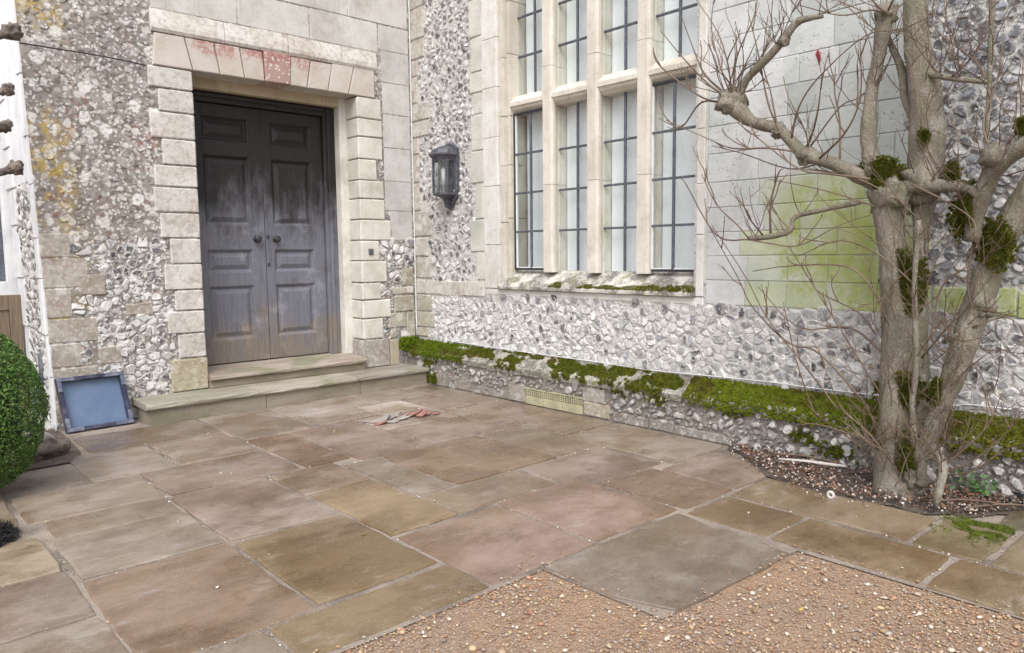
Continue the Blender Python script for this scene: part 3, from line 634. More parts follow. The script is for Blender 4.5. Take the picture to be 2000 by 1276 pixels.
# return face at the far corner: white painted stones either side of a flint panel
rw = MB().box((1.20, 7.22, -.04), (1.275, 8.38, .02), .002).build('footing', 'mortar', ew)
for (y0, y1) in ((7.215, 7.33), (8.02, 8.36)):
    z = 0.02
    while z < 4.9:
        h = R.uniform(.3, .5); x0 = edge(z+h)
        MB().box((x0-.018, y0, z+.002), (x0+.12, y1+R.uniform(-.03, .03), z+h-.002), .006, .003, R).build('quoin_stone', 'white', rw); z += h
items = []
for c, Q in pack(-8.05, -7.33, .05, 2.1, .10, .075, R, lambda u, v: -8.03 < u < -7.35 and v < 2.05, (.8, .95), .05):
    dk = R.random() < .5; items.append((Q, c, PR, R.uniform(.012, .024), white(), dark() if dk else white(), .62, 'flint'))
lay_flints(rw, items, 80)
vs = [(edge(2.1)-.012, 7.335, 2.1), (edge(2.1)-.012, 8.02, 2.1), (edge(4.9)-.012, 8.02, 4.9), (edge(4.9)-.012, 7.335, 4.9)]
MB().add(vs+[(1.33, y, z) for x, y, z in vs], [(0, 3, 2, 1), (0, 4, 7, 3), (1, 2, 6, 5), (0, 1, 5, 4), (3, 7, 6, 2)]).build('render_panel', 'white', rw)

# inner stone frame of the doorway
fr = MB(); fr.box((4.185, 7.425, .34), (4.33, 7.68, 3.19), .006)
fro = fr.build('door_surround', 'stone', ew, color=(.68, .665, .62))
MB().box((2.42, 7.425, .34), (2.515, 7.68, 3.19), .006).build('surround_jamb', 'stone', fro, color=(.68, .665, .62))
MB().box((2.515, 7.425, 3.075), (4.185, 7.68, 3.19), .006).build('surround_head', 'stone', fro, color=(.50, .43, .31))
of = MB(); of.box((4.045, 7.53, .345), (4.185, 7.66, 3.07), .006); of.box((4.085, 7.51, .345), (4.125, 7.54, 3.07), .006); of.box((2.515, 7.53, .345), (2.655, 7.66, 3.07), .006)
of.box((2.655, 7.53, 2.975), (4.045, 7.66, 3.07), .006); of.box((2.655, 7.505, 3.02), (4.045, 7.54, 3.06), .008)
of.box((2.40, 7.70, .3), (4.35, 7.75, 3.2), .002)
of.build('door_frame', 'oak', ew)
rows = [(2.615, 2.85), (1.775, 2.47), (1.29, 1.525), (.60, 1.153)]
def leaf(x0, x1, px0, px1, knob, name):
    yf = 7.575; zb, zt = .362, 2.970; m = MB()
    m.box((x0, yf, zb), (px0, yf+.06, zt), .003); m.box((px1, yf, zb), (x1, yf+.06, zt), .003)
    edges = [zt]+[v for a, b in rows for v in (b, a)]+[zb]
    for k in range(0, len(edges), 2): m.box((px0, yf+.0015, edges[k+1]), (px1, yf+.058, edges[k]), .002)
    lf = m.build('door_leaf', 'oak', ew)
    for a, b in rows:
        vs = []; fs = []
        # thumb moulding, sunk flat, bevelled field
        for ins, d in ((-.004, .003), (.010, .012), (.024, .030), (.034, .032), (.075, .012), (.079, .010)):
            vs += [(px0+ins, yf+d, a+ins), (px1-ins, yf+d, a+ins), (px1-ins, yf+d, b-ins), (px0+ins, yf+d, b-ins)]
        for r in range(5):
            for k in range(4): fs.append((r*4+k, r*4+(k+1) % 4, (r+1)*4+(k+1) % 4, (r+1)*4+k))
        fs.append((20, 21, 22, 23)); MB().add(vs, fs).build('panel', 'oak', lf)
    prof = [(.0, .034), (.006, .036), (.010, .022), (.028, .016), (.036, .030), (.050, .037), (.062, .030), (.066, .012), (.066, .001)]
    kx, kz = knob; n = 14; vs = []; fs = []
    for d, r in prof:
        for k in range(n): t = 2*math.pi*k/n; vs.append((kx+r*math.cos(t), yf-d, kz+r*math.sin(t)))
    for r in range(len(prof)-1):
        for k in range(n): fs.append((r*n+k, r*n+(k+1) % n, (r+1)*n+(k+1) % n, (r+1)*n+k))
    MB().add(vs, fs).build('knob', 'iron', lf, smooth=True)
    return lf
l1 = leaf(2.66, 3.352, 2.745, 3.215, (3.255, 1.635), 'left'); l2 = leaf(3.358, 4.04, 3.452, 3.910, (3.468, 1.635), 'right')
kh = MB(); vs, fs = prism([(3.383+.017*math.cos(t), 1.365+.022*math.sin(t)) for t in np.linspace(0, 2*math.pi, 12, endpoint=False)], 1, 7.570, 7.58, .003); kh.add(vs, fs).build('keyhole_cover', 'iron', l2)
lk = MB(); lk.box((3.372, 7.566, 1.64), (3.395, 7.577, 1.675), .003); lk.build('latch_plate', 'iron', l2)
MB().box((3.3525, 7.580, .37), (3.3575, 7.60, 2.96), .001).build('meeting_strip', 'iron', l1)

# ================================================================== HALL WING
hw = empty('hall_wing', (5.0, 3.5, 0)); tag(hw, 'whitened flint wing with a stone mullioned window and mossy plinth', 'building')
wm = MB()
wm.box((5.0, 5.80, -.05), (5.5, 7.6, 5.2), .002); wm.box((5.0, -4, -.05), (5.5, 3.38, 5.2), .002); wm.box((5.0, 3.38, -.05), (5.5, 5.80, 1.06), .002); wm.box((5.0, 3.38, 4.6), (5.5, 5.80, 5.2), .002)
hwall = wm.build('wall', 'mortar', hw)
BL2 = []
def hblock(y0, y1, z0, z1, name, col, mat='stone', x0=4.985, x1=5.10, b=.006, j=.003, par=None):
    BL2.append((-y1, -y0, z0, z1))
    return MB().box((x0, y0, z0), (x1, y1, z1), b, j, R).build(name, mat, par or hwall, color=tint(col, .94, 1.05))
WH = (.70, .69, .665)
# stones framing the flint panel: against the corner and against the window
z = 1.18; k = 0
while z < 4.6:
    h = R.uniform(.16, .34); w = (.12, .26, .33)[R.randrange(3)]
    hblock(7.19-w, 7.185, z+.004, z+h-.004, 'quoin_stone', (.49, .47, .425), 'lichstone', b=.012, j=.006); z += h
for (z0, z1, w) in [(.80, .99, .30), (.62, .79, .36), (.50, .61, .22)]: hblock(7.19-w, 7.185, z0, z1, 'rubble_stone', (.42, .40, .33), 'lichstone', b=.012, j=.006)
z = 1.18
while z < 4.6:
    h = R.uniform(.20, .38); w = R.uniform(.10, .22)
    hblock(5.93, 5.94+w, z+.004, z+h-.004, 'quoin_stone', (.62, .60, .56), 'pocked', b=.010, j=.005); z += h
for y0, y1 in ((5.95, 6.32), (6.325, 6.66), (6.665, 7.17)): hblock(y0, y1, 1.005, 1.165, 'string_course_stone', (.58, .555, .52), 'lichstone', b=.010, j=.006)
# pocked chalk blocks right of the window, the lower ones green with algae
z = 1.045; row = 0
while z < 4.6:
    h = R.uniform(.17, .23); y = 3.262; end = 1.70+R.uniform(-.10, .12)
    while y > end+.12:
        w = R.uniform(.26, .52); y2 = max(end, y-w)
        if y2-end < .12: y2 = end
        cy = (y+y2)/2
        green = z+h < 2.15 and cy < 2.86 and R.random() < (.95 if z < 1.75 else .45)
        col = (.50, .535, .39) if green and R.random() < .5 else ((.54, .56, .49) if green else ((.61, .615, .625) if cy > 2.4 else (.52, .54, .54)))
        hblock(y2+.002, y-.002, z+.002, z+h-.002, 'chalk_block', col, 'pocked', 4.992, b=.005, j=.002); y = y2
    z += h; row += 1
for y0, y1, z0, z1 in ((1.2, 1.64, 1.06, 1.22), (.78, 1.19, 1.05, 1.2)): hblock(y0, y1, z0, z1, 'chalk_block', (.48, .51, .42), 'pocked', 4.987)
hblock(3.262, 3.30, 1.20, 4.6, 'chalk_block', (.60, .60, .58), 'pocked', 4.992)
def free2(u, v, m=.02): return not any(a-m < u < b+m and c_-m < v < d+m for a, b, c_, d in BL2)
items = []
def pale(): v = R.uniform(.48, .70); return (v, v*.99, v*.975)
# below the window
for c, Q in pack(-7.0, 1.3, .49, 1.03, .085, .058, R, lambda u, v: free2(u, v) and v > .50 and v < 1.015, (.80, .97), .03):
    far = -c[0]; pd = .20 if far > 3.0 else .52
    if c[1] > .95: pd += .22
    r = R.random(); rim = pale()
    core = dark() if r < pd*.6 else ((lambda v: (v, v, v*1.05))(R.uniform(.22, .40)) if r < pd*1.5 else pale())
    items.append((Q, c, PH, R.uniform(.005, .018), rim, core, R.uniform(.5, .8), 'flint'))
# tall panel by the lamp
for c, Q in pack(-7.2, -5.9, 1.17, 4.3, .085, .064, R, lambda u, v: free2(u, v, .015) and -7.1 < u < -5.98, (.60, .92), .12):
    r = R.random(); rim = tint(pale(), .5, .95); core = dark() if r < .36 else ((lambda v: (v*1.02, v, v*1.03))(R.uniform(.22, .42)) if r < .5 else pale())
    items.append((Q, c, PH, R.uniform(.006, .022), rim, core, R.uniform(.4, .7), 'flint'))
# right of the tree: darker, bluish
for c, Q in pack(-1.80, 1.3, 1.05, 4.3, .088, .068, R, lambda u, v: free2(u, v, .015), (.78, .95), .05):
    r = R.random(); core = dark() if r < .62 else ((lambda v: (v*.94, v, v*1.15))(R.uniform(.12, .30)) if r < .9 else pale()); rim = (lambda v: (v*.96, v, v*1.06))(R.uniform(.16, .46))
    items.append((Q, c, PH, R.uniform(.006, .020), rim, core, R.uniform(.5, .78), 'flint'))
lay_flints(hwall, items, 300, [(-7.0, 1.2, .5, 1.02, PH, lambda u, v: free2(u, v, .0), pale, 'flint'), (-1.8, 1.2, 1.06, 4.2, PH, lambda u, v: free2(u, v, .0), lambda: tint((.34, .36, .40), .4, 1.2), 'flint')])

# plinth
pl = MB().box((4.862, -4, -.05), (5.02, 7.19, .315), .002).build('plinth', 'dampmortar', hw)
BL3 = []
def pblock(y0, y1, z0, z1, name, col, mat='lichstone', x0=4.848, b=.008, j=.004):
    BL3.append((-y1, -y0, z0, z1)); MB().box((x0, y0, z0), (4.95, y1, z1), b, j, R).build(name, mat, pl, color=tint(col, .93, 1.06))
y = 7.18
while y > -1.6:
    w = R.uniform(.30, .62); zt = .33+R.uniform(-.012, .012)
    vs, fs = prism([(4.832+R.uniform(0, .012), zt-.055), (4.832, zt-.004), (4.842, zt+.005), (5.0, .462), (5.03, .462), (5.03, zt-.055)], 1, y-w+.004, y-.004, .006)
    MB().add(vs, fs).build('coping_stone', 'grimy', pl, color=tint((.33, .315, .275), .85, 1.1)); y -= w
BL3.append((-4.43-.75, -4.43, -.1, .16))
pblock(5.19, 5.42, .005, .19, 'plinth_stone', (.36, .33, .29)); pblock(4.12, 4.42, .005, .13, 'plinth_stone', (.37, .33, .25)); pblock(4.18, 4.425, .135, .27, 'plinth_stone', (.33, .30, .27))
for y0, y1, zt in ((3.70, 4.08, .085), (3.45, 3.69, .10), (2.95, 3.44, .07), (5.44, 5.95, .08), (6.0, 6.3, .14), (6.4, 6.66, .17)): pblock(y0, y1, .004, zt, 'plinth_stone', (.28, .255, .23))
items = []
for c, Q in pack(-6.9, 1.3, .03, .28, .095, .068, R, lambda u, v: not any(a-.02 < u < b+.02 and c_-.02 < v < d+.02 for a, b, c_, d in BL3) and v < .265, (.45, .85), .28):
    r = R.random(); v = R.uniform(.24, .46)*(1.25 if c[0] > -2.6 else 1); rim = (v, v*.96, v*.92); core = dark() if r < .14 else tint(rim, .7, 1.3)
    items.append((Q, c, PP, R.uniform(.006, .018), rim, core, R.uniform(.5, .75), 'flint'))
lay_flints(pl, items, 220, [(-6.9, .0, .02, .27, PP, lambda u, v: not any(a < u < b and c_ < v < d for a, b, c_, d in BL3), lambda: tint((.30, .28, .26), .6, 1.2), 'flint')])
# air brick: three clay units, pierced upper half
for k in range(3):
    y1 = 5.175-k*.2495; y0 = y1-.244; m = MB(); m.box((4.845, y0, .004), (4.90, y1, .082), .003); m.box((4.845, y0, .146), (4.90, y1, .158), .002)
    nx, nz = 9, 4; cw = (y1-y0)/nx; 
    for a in range(nx+1): yc = y0+cw*a; m.box((4.846, max(y0, yc-.004), .082), (4.875, min(y1, yc+.004), .146), .001)
    for b_ in range(1, nz): zc = .082+.064/nz*b_; m.box((4.8465, y0+.001, zc-.003), (4.872, y1-.001, zc+.003), .001)
    m.build('air_brick', 'clay', pl)
MB().box((4.858, 4.43, .07), (4.866, 5.175, .15), .001).build('vent_void', 'dark', pl)
m = MB(); m.box((4.846, 1.08, .005), (4.853, 1.17, .075), .001); m.build('drain_opening', 'dark', pl)

# ------------------------------------------------------------------ mullioned window
def jamb(y0, y1, x0, z0, z1, name='jamb_stone', col=WH, par=None):
    z = z0
    while z < z1-.01:
        h = min(R.uniform(.38, .62), z1-z)
        if z1-z-h < .15: h = z1-z
        MB().box((x0, y0, z+.0015), (5.40, y1, z+h-.0015), .005, .0015, R).build(name, 'stone', par, color=tint(col, .95, 1.04)); z += h
surr = MB().box((4.99, 3.285, 1.035), (5.30, 5.915, 1.095), .006).build('window', 'stone', hw, color=WH)
jamb(5.70, 5.925, 4.982, 1.10, 4.55, par=surr); jamb(5.635, 5.698, 5.012, 1.16, 4.55, par=surr, col=(.62, .59, .53)); jamb(5.588, 5.633, 5.055, 1.20, 4.55, par=surr, col=(.60, .57, .50))
jamb(3.283, 3.352, 4.982, 1.10, 4.55, par=surr); jamb(3.354, 3.392, 5.02, 1.16, 4.55, par=surr); jamb(3.394, 3.42, 5.07, 1.20, 4.55, par=surr, col=(.60, .57, .50))
MB().box((4.985, 3.285, 4.552), (5.4, 5.925, 4.8), .006).build('head_stone', 'stone', surr, color=WH)
ys = [5.698, 4.98, 4.15, 3.354]
for i in range(3):
    vs, fs = prism([(5.39, 1.285), (5.17, 1.285), (4.972, 1.145), (4.955, 1.125), (4.955, 1.10), (4.97, 1.096), (5.39, 1.096)], 1, ys[i]-.001, ys[i+1]+.001, .003)
    MB().add(vs, fs).build('sill_stone', 'grimy', surr, color=(.56, .54, .50))
MC = [5.068, 4.503, 3.940]
STC = (.68, .645, .58)
for c in MC:
    for z0, z1 in ((1.27, 2.10), (2.103, 3.2), (3.203, 4.55)):
        pf = [(5.05, -.05), (5.05, .05), (5.073, .068), (5.10, .068), (5.165, .043), (5.20, .043), (5.235, .062), (5.35, .062), (5.35, -.062), (5.235, -.062), (5.20, -.043), (5.165, -.043), (5.10, -.068), (5.073, -.068)]
        vs, fs = prism([(x, c+d) for x, d in pf], 2, z0, z1, .002); MB().add(vs, fs).build('mullion', 'stone', surr, color=tint(STC, .96, 1.04))
LT_ = [(5.587, 5.111), (5.025, 4.546), (4.460, 3.983), (3.897, 3.421)]
TR = [(5.587, 5.120), (5.016, 4.555), (4.451, 3.992), (3.888, 3.421)]
for (ya, yb) in TR:
    vs, fs = prism([(5.058, 2.905), (5.058, 2.945), (5.07, 2.962), (5.155, 3.02), (5.34, 3.02), (5.34, 2.842), (5.13, 2.842), (5.085, 2.875), (5.075, 2.90)], 1, ya, yb, .002)
    MB().add(vs, fs).build('transom', 'stone', surr, color=STC)
def light(ya, yb, z0, z1, cuts, casement):
    xg = 5.115 if casement else 5.182
    if casement:
        w = .020; m = MB()
        m.box((xg-.018, yb, z0), (xg+.022, yb+w, z1), .003); m.box((xg-.018, ya-w, z0), (xg+.022, ya, z1), .003)
        m.box((xg-.017, yb+w, z0), (xg+.021, ya-w, z0+w), .003); m.box((xg-.017, yb+w, z1-w), (xg+.021, ya-w, z1), .003)
        m.build('casement_frame', 'iron', surr)
        m = MB(); m.box((xg-.010, ya-w-.010, z0+w), (xg+.015, ya-w-.001, z1-w), .002); m.box((xg-.009, yb+w+.001, z0+w+.0005), (xg+.014, ya-w-.011, z0+w+.010), .002); m.build('casement_lining', 'white', surr)
        ya -= w; yb += w; z0 += w; z1 -= w
    ym = (ya+yb)/2; zs = [z0]+cuts+[z1]
    for i in range(len(zs)-1):
        for (a, b) in ((yb, ym), (ym, ya)):
            e = [R.uniform(-.0022, .0022) for _ in range(4)]
            vs = [(xg+e[0], a, zs[i]), (xg+e[1], b, zs[i]), (xg+e[2], b, zs[i+1]), (xg+e[0]-e[1]+e[2], a, zs[i+1])]
            MB().add(vs, [(0, 3, 2, 1)]).build('pane', 'glass', surr)
    MB().box((xg-.012, ym-.011, z0), (xg+.010, ym+.011, z1), .003).build('glazing_bar', 'lead', surr)
    MB().box((xg+.022, ym+.016, z0), (xg+.034, ym+.030, z1), .003).build('glazing_bar', 'lead', surr)
    for zc in cuts:
        MB().box((xg-.013, yb, zc-.010), (xg+.009, ym-.011, zc+.010), .003).build('glazing_bar', 'lead', surr)
        MB().box((xg-.013, ym+.011, zc-.010), (xg+.009, ya, zc+.010), .003).build('glazing_bar', 'lead', surr)
for i, (ya, yb) in enumerate(LT_):
    light(ya, yb, 1.288, 2.842, [1.672, 2.055, 2.44], i in (0, 3)); light(ya, yb, 3.022, 4.55, [3.40, 3.78, 4.16], False)
    for z0, z1 in ((1.22, 2.90), (2.98, 4.62)):
        m = MB(); n = 10; vs = []; fs = []
        for k in range(n+1):
            yy = yb+.024+(ya-yb-.048)*k/n; xx = 5.262+.006*math.sin(k*2.1+i)
            vs += [(xx, yy, z0), (xx, yy, z1), (xx+.012, yy, z0), (xx+.012, yy, z1)]
        for k in range(n): o = 4*k; fs += [(o, o+4, o+5, o+1), (o+2, o+3, o+7, o+6)]
        m.add(vs, fs).build('blind', 'blind', surr, smooth=True)
MB().box((5.47, 3.3, 1.0), (5.49, 5.9, 4.7), .002).build('inner_wall', 'white', surr)

# ================================================================== REAR WING (far left)
rr = empty('rear_wing', (.3, 8.4, 0)); tag(rr, 'white painted wall set back behind the entrance wing with a dark window', 'building')
m = MB(); m.box((-6, 8.42, -.05), (.45, 8.8, 5.0), .003); m.box((1.17, 8.42, -.05), (1.285, 8.8, 5.0), .003); m.box((.45, 8.42, 2.62), (1.17, 8.8, 5.0), .003); m.box((.45, 8.42, -.05), (1.17, 8.8, 1.24), .003)
m.build('wall', 'white', rr)
wf = MB(); wf.box((.45, 8.5, 1.24), (.5, 8.6, 2.62), .004); wf.box((1.12, 8.5, 1.24), (1.17, 8.6, 2.62), .004); wf.box((.5, 8.5, 1.24), (1.12, 8.6, 1.30), .004); wf.box((.5, 8.5, 2.57), (1.12, 8.6, 2.62), .004); wf.box((.5, 8.5, 1.88), (1.12, 8.58, 1.93), .004)
wfo = wf.build('window', 'lead', rr)
for z0, z1 in ((1.30, 1.88), (1.93, 2.57)): MB().add([(.5, 8.56, z0), (1.12, 8.56, z0), (1.12, 8.56, z1), (.5, 8.56, z1)], [(0, 1, 2, 3)]).build('pane', 'glass', wfo)
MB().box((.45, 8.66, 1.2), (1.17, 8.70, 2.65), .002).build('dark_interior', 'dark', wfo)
gt = empty('timber_gate', (1.0, 8.2, 0)); tag(gt, 'low brown panelled timber gate below the dark window behind the bush', 'gate')
MB().box((.35, 8.22, .02), (.45, 8.27, 1.12), .004).build('stile', 'timber', gt); MB().box((1.14, 8.22, .02), (1.235, 8.27, 1.12), .004).build('stile', 'timber', gt)
for z0, z1 in ((.02, .16), (.98, 1.12)): MB().box((.45, 8.222, z0), (1.14, 8.268, z1), .003).build('rail', 'timber', gt)
for k in range(5): MB().box((.45+.138*k+.002, 8.235, .16), (.45+.138*(k+1)-.002, 8.255, .98), .003).build('board', 'timber', gt)
# ================================================================== THINGS
# ---- steps
st = empty('stone_steps', (3.35, 7.0, 0)); tag(st, 'two worn sandstone steps up to the double door', 'steps')
for x0, x1 in ((1.90, 2.95), (2.954, 3.98), (3.984, 4.838)): MB().box((x0, 6.795, -.02), (x1, 7.17, .135), .006, .003, R).build('riser_stone', 'step', st, color=(.30, .265, .215))
def tread(x0, x1, y0, y1, z0, z1, dz, col):
    n = 9; vs = []; fs = []; prof = [(y0+.012, z0), (y0, z0+.012), (y0, z1-.020), (y0+.006, z1-.007), (y0+.020, z1), (y1, z1+dz), (y1, z0)]
    k = len(prof)
    for i in range(n+1):
        x = x0+(x1-x0)*i/n
        for j, (y, z) in enumerate(prof): vs.append((x, y+(R.uniform(-.006, .006) if j < 5 else 0), z+(R.uniform(-.003, .003) if 1 < j < 5 else 0)-(.008*math.exp(-((x-3.4)/.5)**2) if j in (2, 3, 4) else 0)))
    for i in range(n):
        for j in range(k): fs.append((i*k+j, i*k+(j+1) % k, (i+1)*k+(j+1) % k, (i+1)*k+j))
    fs += [tuple(range(k-1, -1, -1)), tuple(n*k+j for j in range(k))]
    MB().add(vs, fs).build('tread_stone', 'step', st, color=col)
for x0, x1, c in ((1.868, 2.86, (.33, .31, .26)), (2.864, 3.92, (.40, .365, .315)), (3.924, 4.845, (.31, .285, .255))): tread(x0, x1, 6.755, 7.27, .135, .186, .004, c)
MB().box((2.556, 7.15, .188), (4.258, 7.42, .268), .006, .003, R).build('riser_stone', 'step', st, color=(.29, .25, .20))
tread(2.553, 4.261, 7.115, 7.62, .268, .320, .032, (.39, .34, .30))

# ---- wall lamp
lp = empty('wall_lamp', (4.98, 6.5, 1.92)); tag(lp, 'dark grey half lantern lamp screwed to the flint panel beside the window', 'lamp')
LY = 6.47
vs, fs = prism([(LY-.145, 2.58), (LY-.145, 2.15), (LY-.12, 2.06), (LY-.06, 1.985), (LY, 1.935), (LY+.06, 1.985), (LY+.12, 2.06), (LY+.145, 2.15), (LY+.145, 2.58), (LY+.08, 2.625), (LY, 2.645), (LY-.08, 2.625)], 0, 4.945, 4.99, .006)
MB().add(vs, fs).build('back_plate', 'lamppaint', lp)
def half(z, w, d, xb=4.945): return [(xb, LY+w, z), (xb-d*.62, LY+w, z), (xb-d, LY+w*.45, z), (xb-d, LY-w*.45, z), (xb-d*.62, LY-w, z), (xb, LY-w, z)]
def stackf(levels, name, mat='lamppaint', par=None):
    vs = []; fs = []
    for z, w, d in levels: vs += half(z, w, d)
    n = 6
    for r in range(len(levels)-1):
        for k in range(n): fs.append((r*n+k, r*n+(k+1) % n, (r+1)*n+(k+1) % n, (r+1)*n+k))
    fs += [tuple(range(n-1, -1, -1)), tuple((len(levels)-1)*n+k for k in range(n))]
    return MB().add(vs, fs).build(name, mat, par or lp)
stackf([(2.46, .125, .165), (2.475, .135, .175), (2.485, .135, .175), (2.50, .155, .20), (2.515, .158, .204), (2.53, .145, .185), (2.56, .135, .17), (2.60, .07, .10), (2.615, .03, .05)], 'roof')
stackf([(2.035, .03, .05), (2.05, .035, .055), (2.075, .09, .12), (2.09, .128, .168), (2.105, .128, .168), (2.112, .118, .158)], 'base')
stackf([(1.955, .014, .03), (1.965, .030, .05), (1.985, .022, .04), (2.0, .034, .055), (2.02, .026, .045), (2.036, .034, .055)], 'bracket')
H0 = half(2.11, .122, .162); H1 = half(2.462, .122, .162)
for k in (0, 1, 2, 3, 4, 5):
    a, b = np.array(H0[k]), np.array(H1[k]); MB().tube([a, b], .010, 6).build('post', 'lamppaint', lp)
for k in range(5):
    a, b, c, d = H0[k], H0[k+1], H1[k+1], H1[k]; o = MB().add([a, b, c, d], [(0, 1, 2, 3)]).build('pane', 'glass', lp)
    m = MB(); A, B_ = np.array(d), np.array(c); m.tube([A-(0, 0, .022), (A+B_)/2-(0, 0, .004), B_-(0, 0, .022)], .008, 5); m.build('arch_trim', 'lamppaint', lp)
MB().tube([(4.88, LY, 2.11), (4.88, LY, 2.2), (4.88, LY, 2.201), (4.88, LY, 2.36), (4.88, LY, 2.39)], [.012, .012, .020, .024, .004], 8).build('candle_bulb', 'screw', lp, smooth=True)
for dy, z in ((.125, 2.50), (-.125, 2.515), (-.11, 2.13), (.11, 2.10)):
    vs, fs = prism([(LY+dy+.010*math.cos(t), z+.010*math.sin(t)) for t in np.linspace(0, 6.28, 8, endpoint=False)], 0, 4.935, 4.947, .003); MB().add(vs, fs).build('screw', 'screw', lp)

# ---- bell push
bp = empty('bell_push', (4.388, 7.178, 1.46)); tag(bp, 'small square dark bell push on the right door jamb', 'doorbell')
MB().box((4.358, 7.166, 1.458), (4.418, 7.178, 1.524), .003).build('plate', 'lead', bp); MB().box((4.380, 7.160, 1.483), (4.396, 7.1655, 1.499), .002).build('button', 'iron', bp)

# ---- blue tray leaning on the wall
ty = empty('plastic_tray', (1.57, 7.05, 0)); tag(ty, 'square blue and navy plastic tray leaning against the wall beside the steps', 'tray')
a0, a1 = np.array([1.305, 6.975, .004]), np.array([1.825, 7.005, .004]); t0 = np.array([1.252, 7.090, .455]); ex = (a1-a0)/np.linalg.norm(a1-a0)
upv = t0-a0; upv -= ex*np.dot(upv, ex)*.35; Hh = np.linalg.norm(upv); ez = upv/Hh; ey = np.cross(ez, ex); ey = ey if ey[1] > 0 else -ey; Wd = .525
def TB(m, x0, x1, y0, y1, z0, z1, b=.003):
    vs, fs = cbox((x0, y0, z0), (x1, y1, z1), b); m.add([a0+ex*p[0]+ey*p[1]+ez*p[2] for p in vs], fs); return m
TB(MB(), .004, Wd-.004, .050, .062, .004, Hh-.004).build('base', 'blue', ty)
rim = .036
TB(MB(), 0, Wd, 0, .060, 0, rim).build('side', 'navy', ty); TB(MB(), 0, Wd, 0, .060, Hh-rim, Hh).build('side', 'navy', ty)
TB(MB(), 0, rim, 0.001, .060, rim, Hh-rim).build('side', 'navy', ty); TB(MB(), Wd-rim, Wd, 0.001, .060, rim, Hh-rim).build('side', 'navy', ty)
for q in ((0, .13), (Wd-.15, Wd)):
    TB(MB(), q[0], q[1], -.012, -.0005, 0.001, rim-.002).build('lug', 'scuffed', ty); TB(MB(), q[0], q[1], -.012, -.0005, Hh-rim+.002, Hh-.001).build('lug', 'scuffed', ty)
for q in ((rim, .12), (Hh-.12, Hh-rim)):
    TB(MB(), .001, rim-.002, -.012, -.0005, q[0], q[1]).build('lug', 'scuffed', ty); TB(MB(), Wd-rim+.002, Wd-.001, -.012, -.0005, q[0], q[1]).build('lug', 'scuffed', ty)
TB(MB(), .20, .33, -.012, -.0005, 0.001, rim-.004).build('lug', 'navy', ty); TB(MB(), .19, .34, -.012, -.0005, Hh-rim+.004, Hh-.001).build('lug', 'navy', ty)

# ---- clipped bush
bu = empty('box_bush', (.46, 5.55, 0)); tag(bu, 'clipped round green box bush near the blue tray', 'bush')
bc = np.array([.42, 5.52, .53]); br = np.array([.50, .50, .55])
n = 52000; d = NR.normal(size=(n, 3)); d /= np.linalg.norm(d, axis=1)[:, None]; d = d[d[:, 2] > -.93]; n = len(d)
lump = np.array([mnoise.noise(Vector(x*3.2))*.035+mnoise.noise(Vector(x*9.0))*.03 for x in d]); rr_ = 1+lump-NR.random(n)**2*.12+(NR.random(n) < .03)*NR.random(n)*.06
pos = bc+d*br*rr_[:, None]; pos[:, 2] = np.maximum(pos[:, 2], .03)
F = frame_from(d+NR.normal(size=(n, 3))*.75); sc = NR.uniform(.006, .0125, n); F = F*sc[:, None, None]
u = NR.random(n); cols = np.stack([.05+.09*u**2, .105+.125*u, .018+.02*u], 1)*(0.55+.7*NR.random(n))[:, None]
bulk('foliage', [(-1, 0, 0), (0, -.45, .12), (1, 0, .1), (0, .45, .12)], [(0, 1, 2), (0, 2, 3)], F, pos, cols, 'leaf', bu)['kind'] = 'stuff'
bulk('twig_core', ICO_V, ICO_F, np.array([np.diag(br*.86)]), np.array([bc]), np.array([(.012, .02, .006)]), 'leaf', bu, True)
MB().tube([(.42, 5.52, -.02), (.43, 5.52, .2), (.42, 5.52, .5)], [.04, .035, .02], 8, wob=.3).build('stem', 'bark', bu, True)

# ---- small clutter by the bush
lg = MB(); lg.tube(spline([(.86, 6.14, .07), (1.0, 6.20, .085), (1.12, 6.24, .065), (1.17, 6.26, .045)], 4), [.05, .06, .05, .035], 12, wob=1.0, seed=3)
tag(lg.build('log', 'log', smooth=True), 'dark weathered chunk of log on the earth behind the clipped bush', 'log')
lg = MB(); lg.tube(spline([(.84, 6.42, .05), (.98, 6.44, .10), (1.12, 6.52, .06)], 4), [.05, .075, .04], 9, wob=.8, seed=8)
tag(lg.build('rock', 'flake', smooth=True), 'rough grey stone lying behind the weathered log by the bush', 'stone')
pts = [on(u, v, 0, 1.27) for u, v in ((60, 688), (76, 715), (85, 742), (95, 756), (97, 790), (108, 803))]+[np.array([1.24, 7.05, .02])]
tag(MB().tube(spline(pts, 5), .008, 6).build('grey_cable', 'cable', smooth=True), 'loose grey cable hanging down the wall corner behind the blue tray', 'cable')
tag(MB().tube([(1.272, 7.60, .62), (1.264, 7.60, .4), (1.268, 7.60, .05)], .032, 10).build('downpipe', 'lead', smooth=True), 'short dark pipe standing at the flint return wall above the bush', 'pipe')
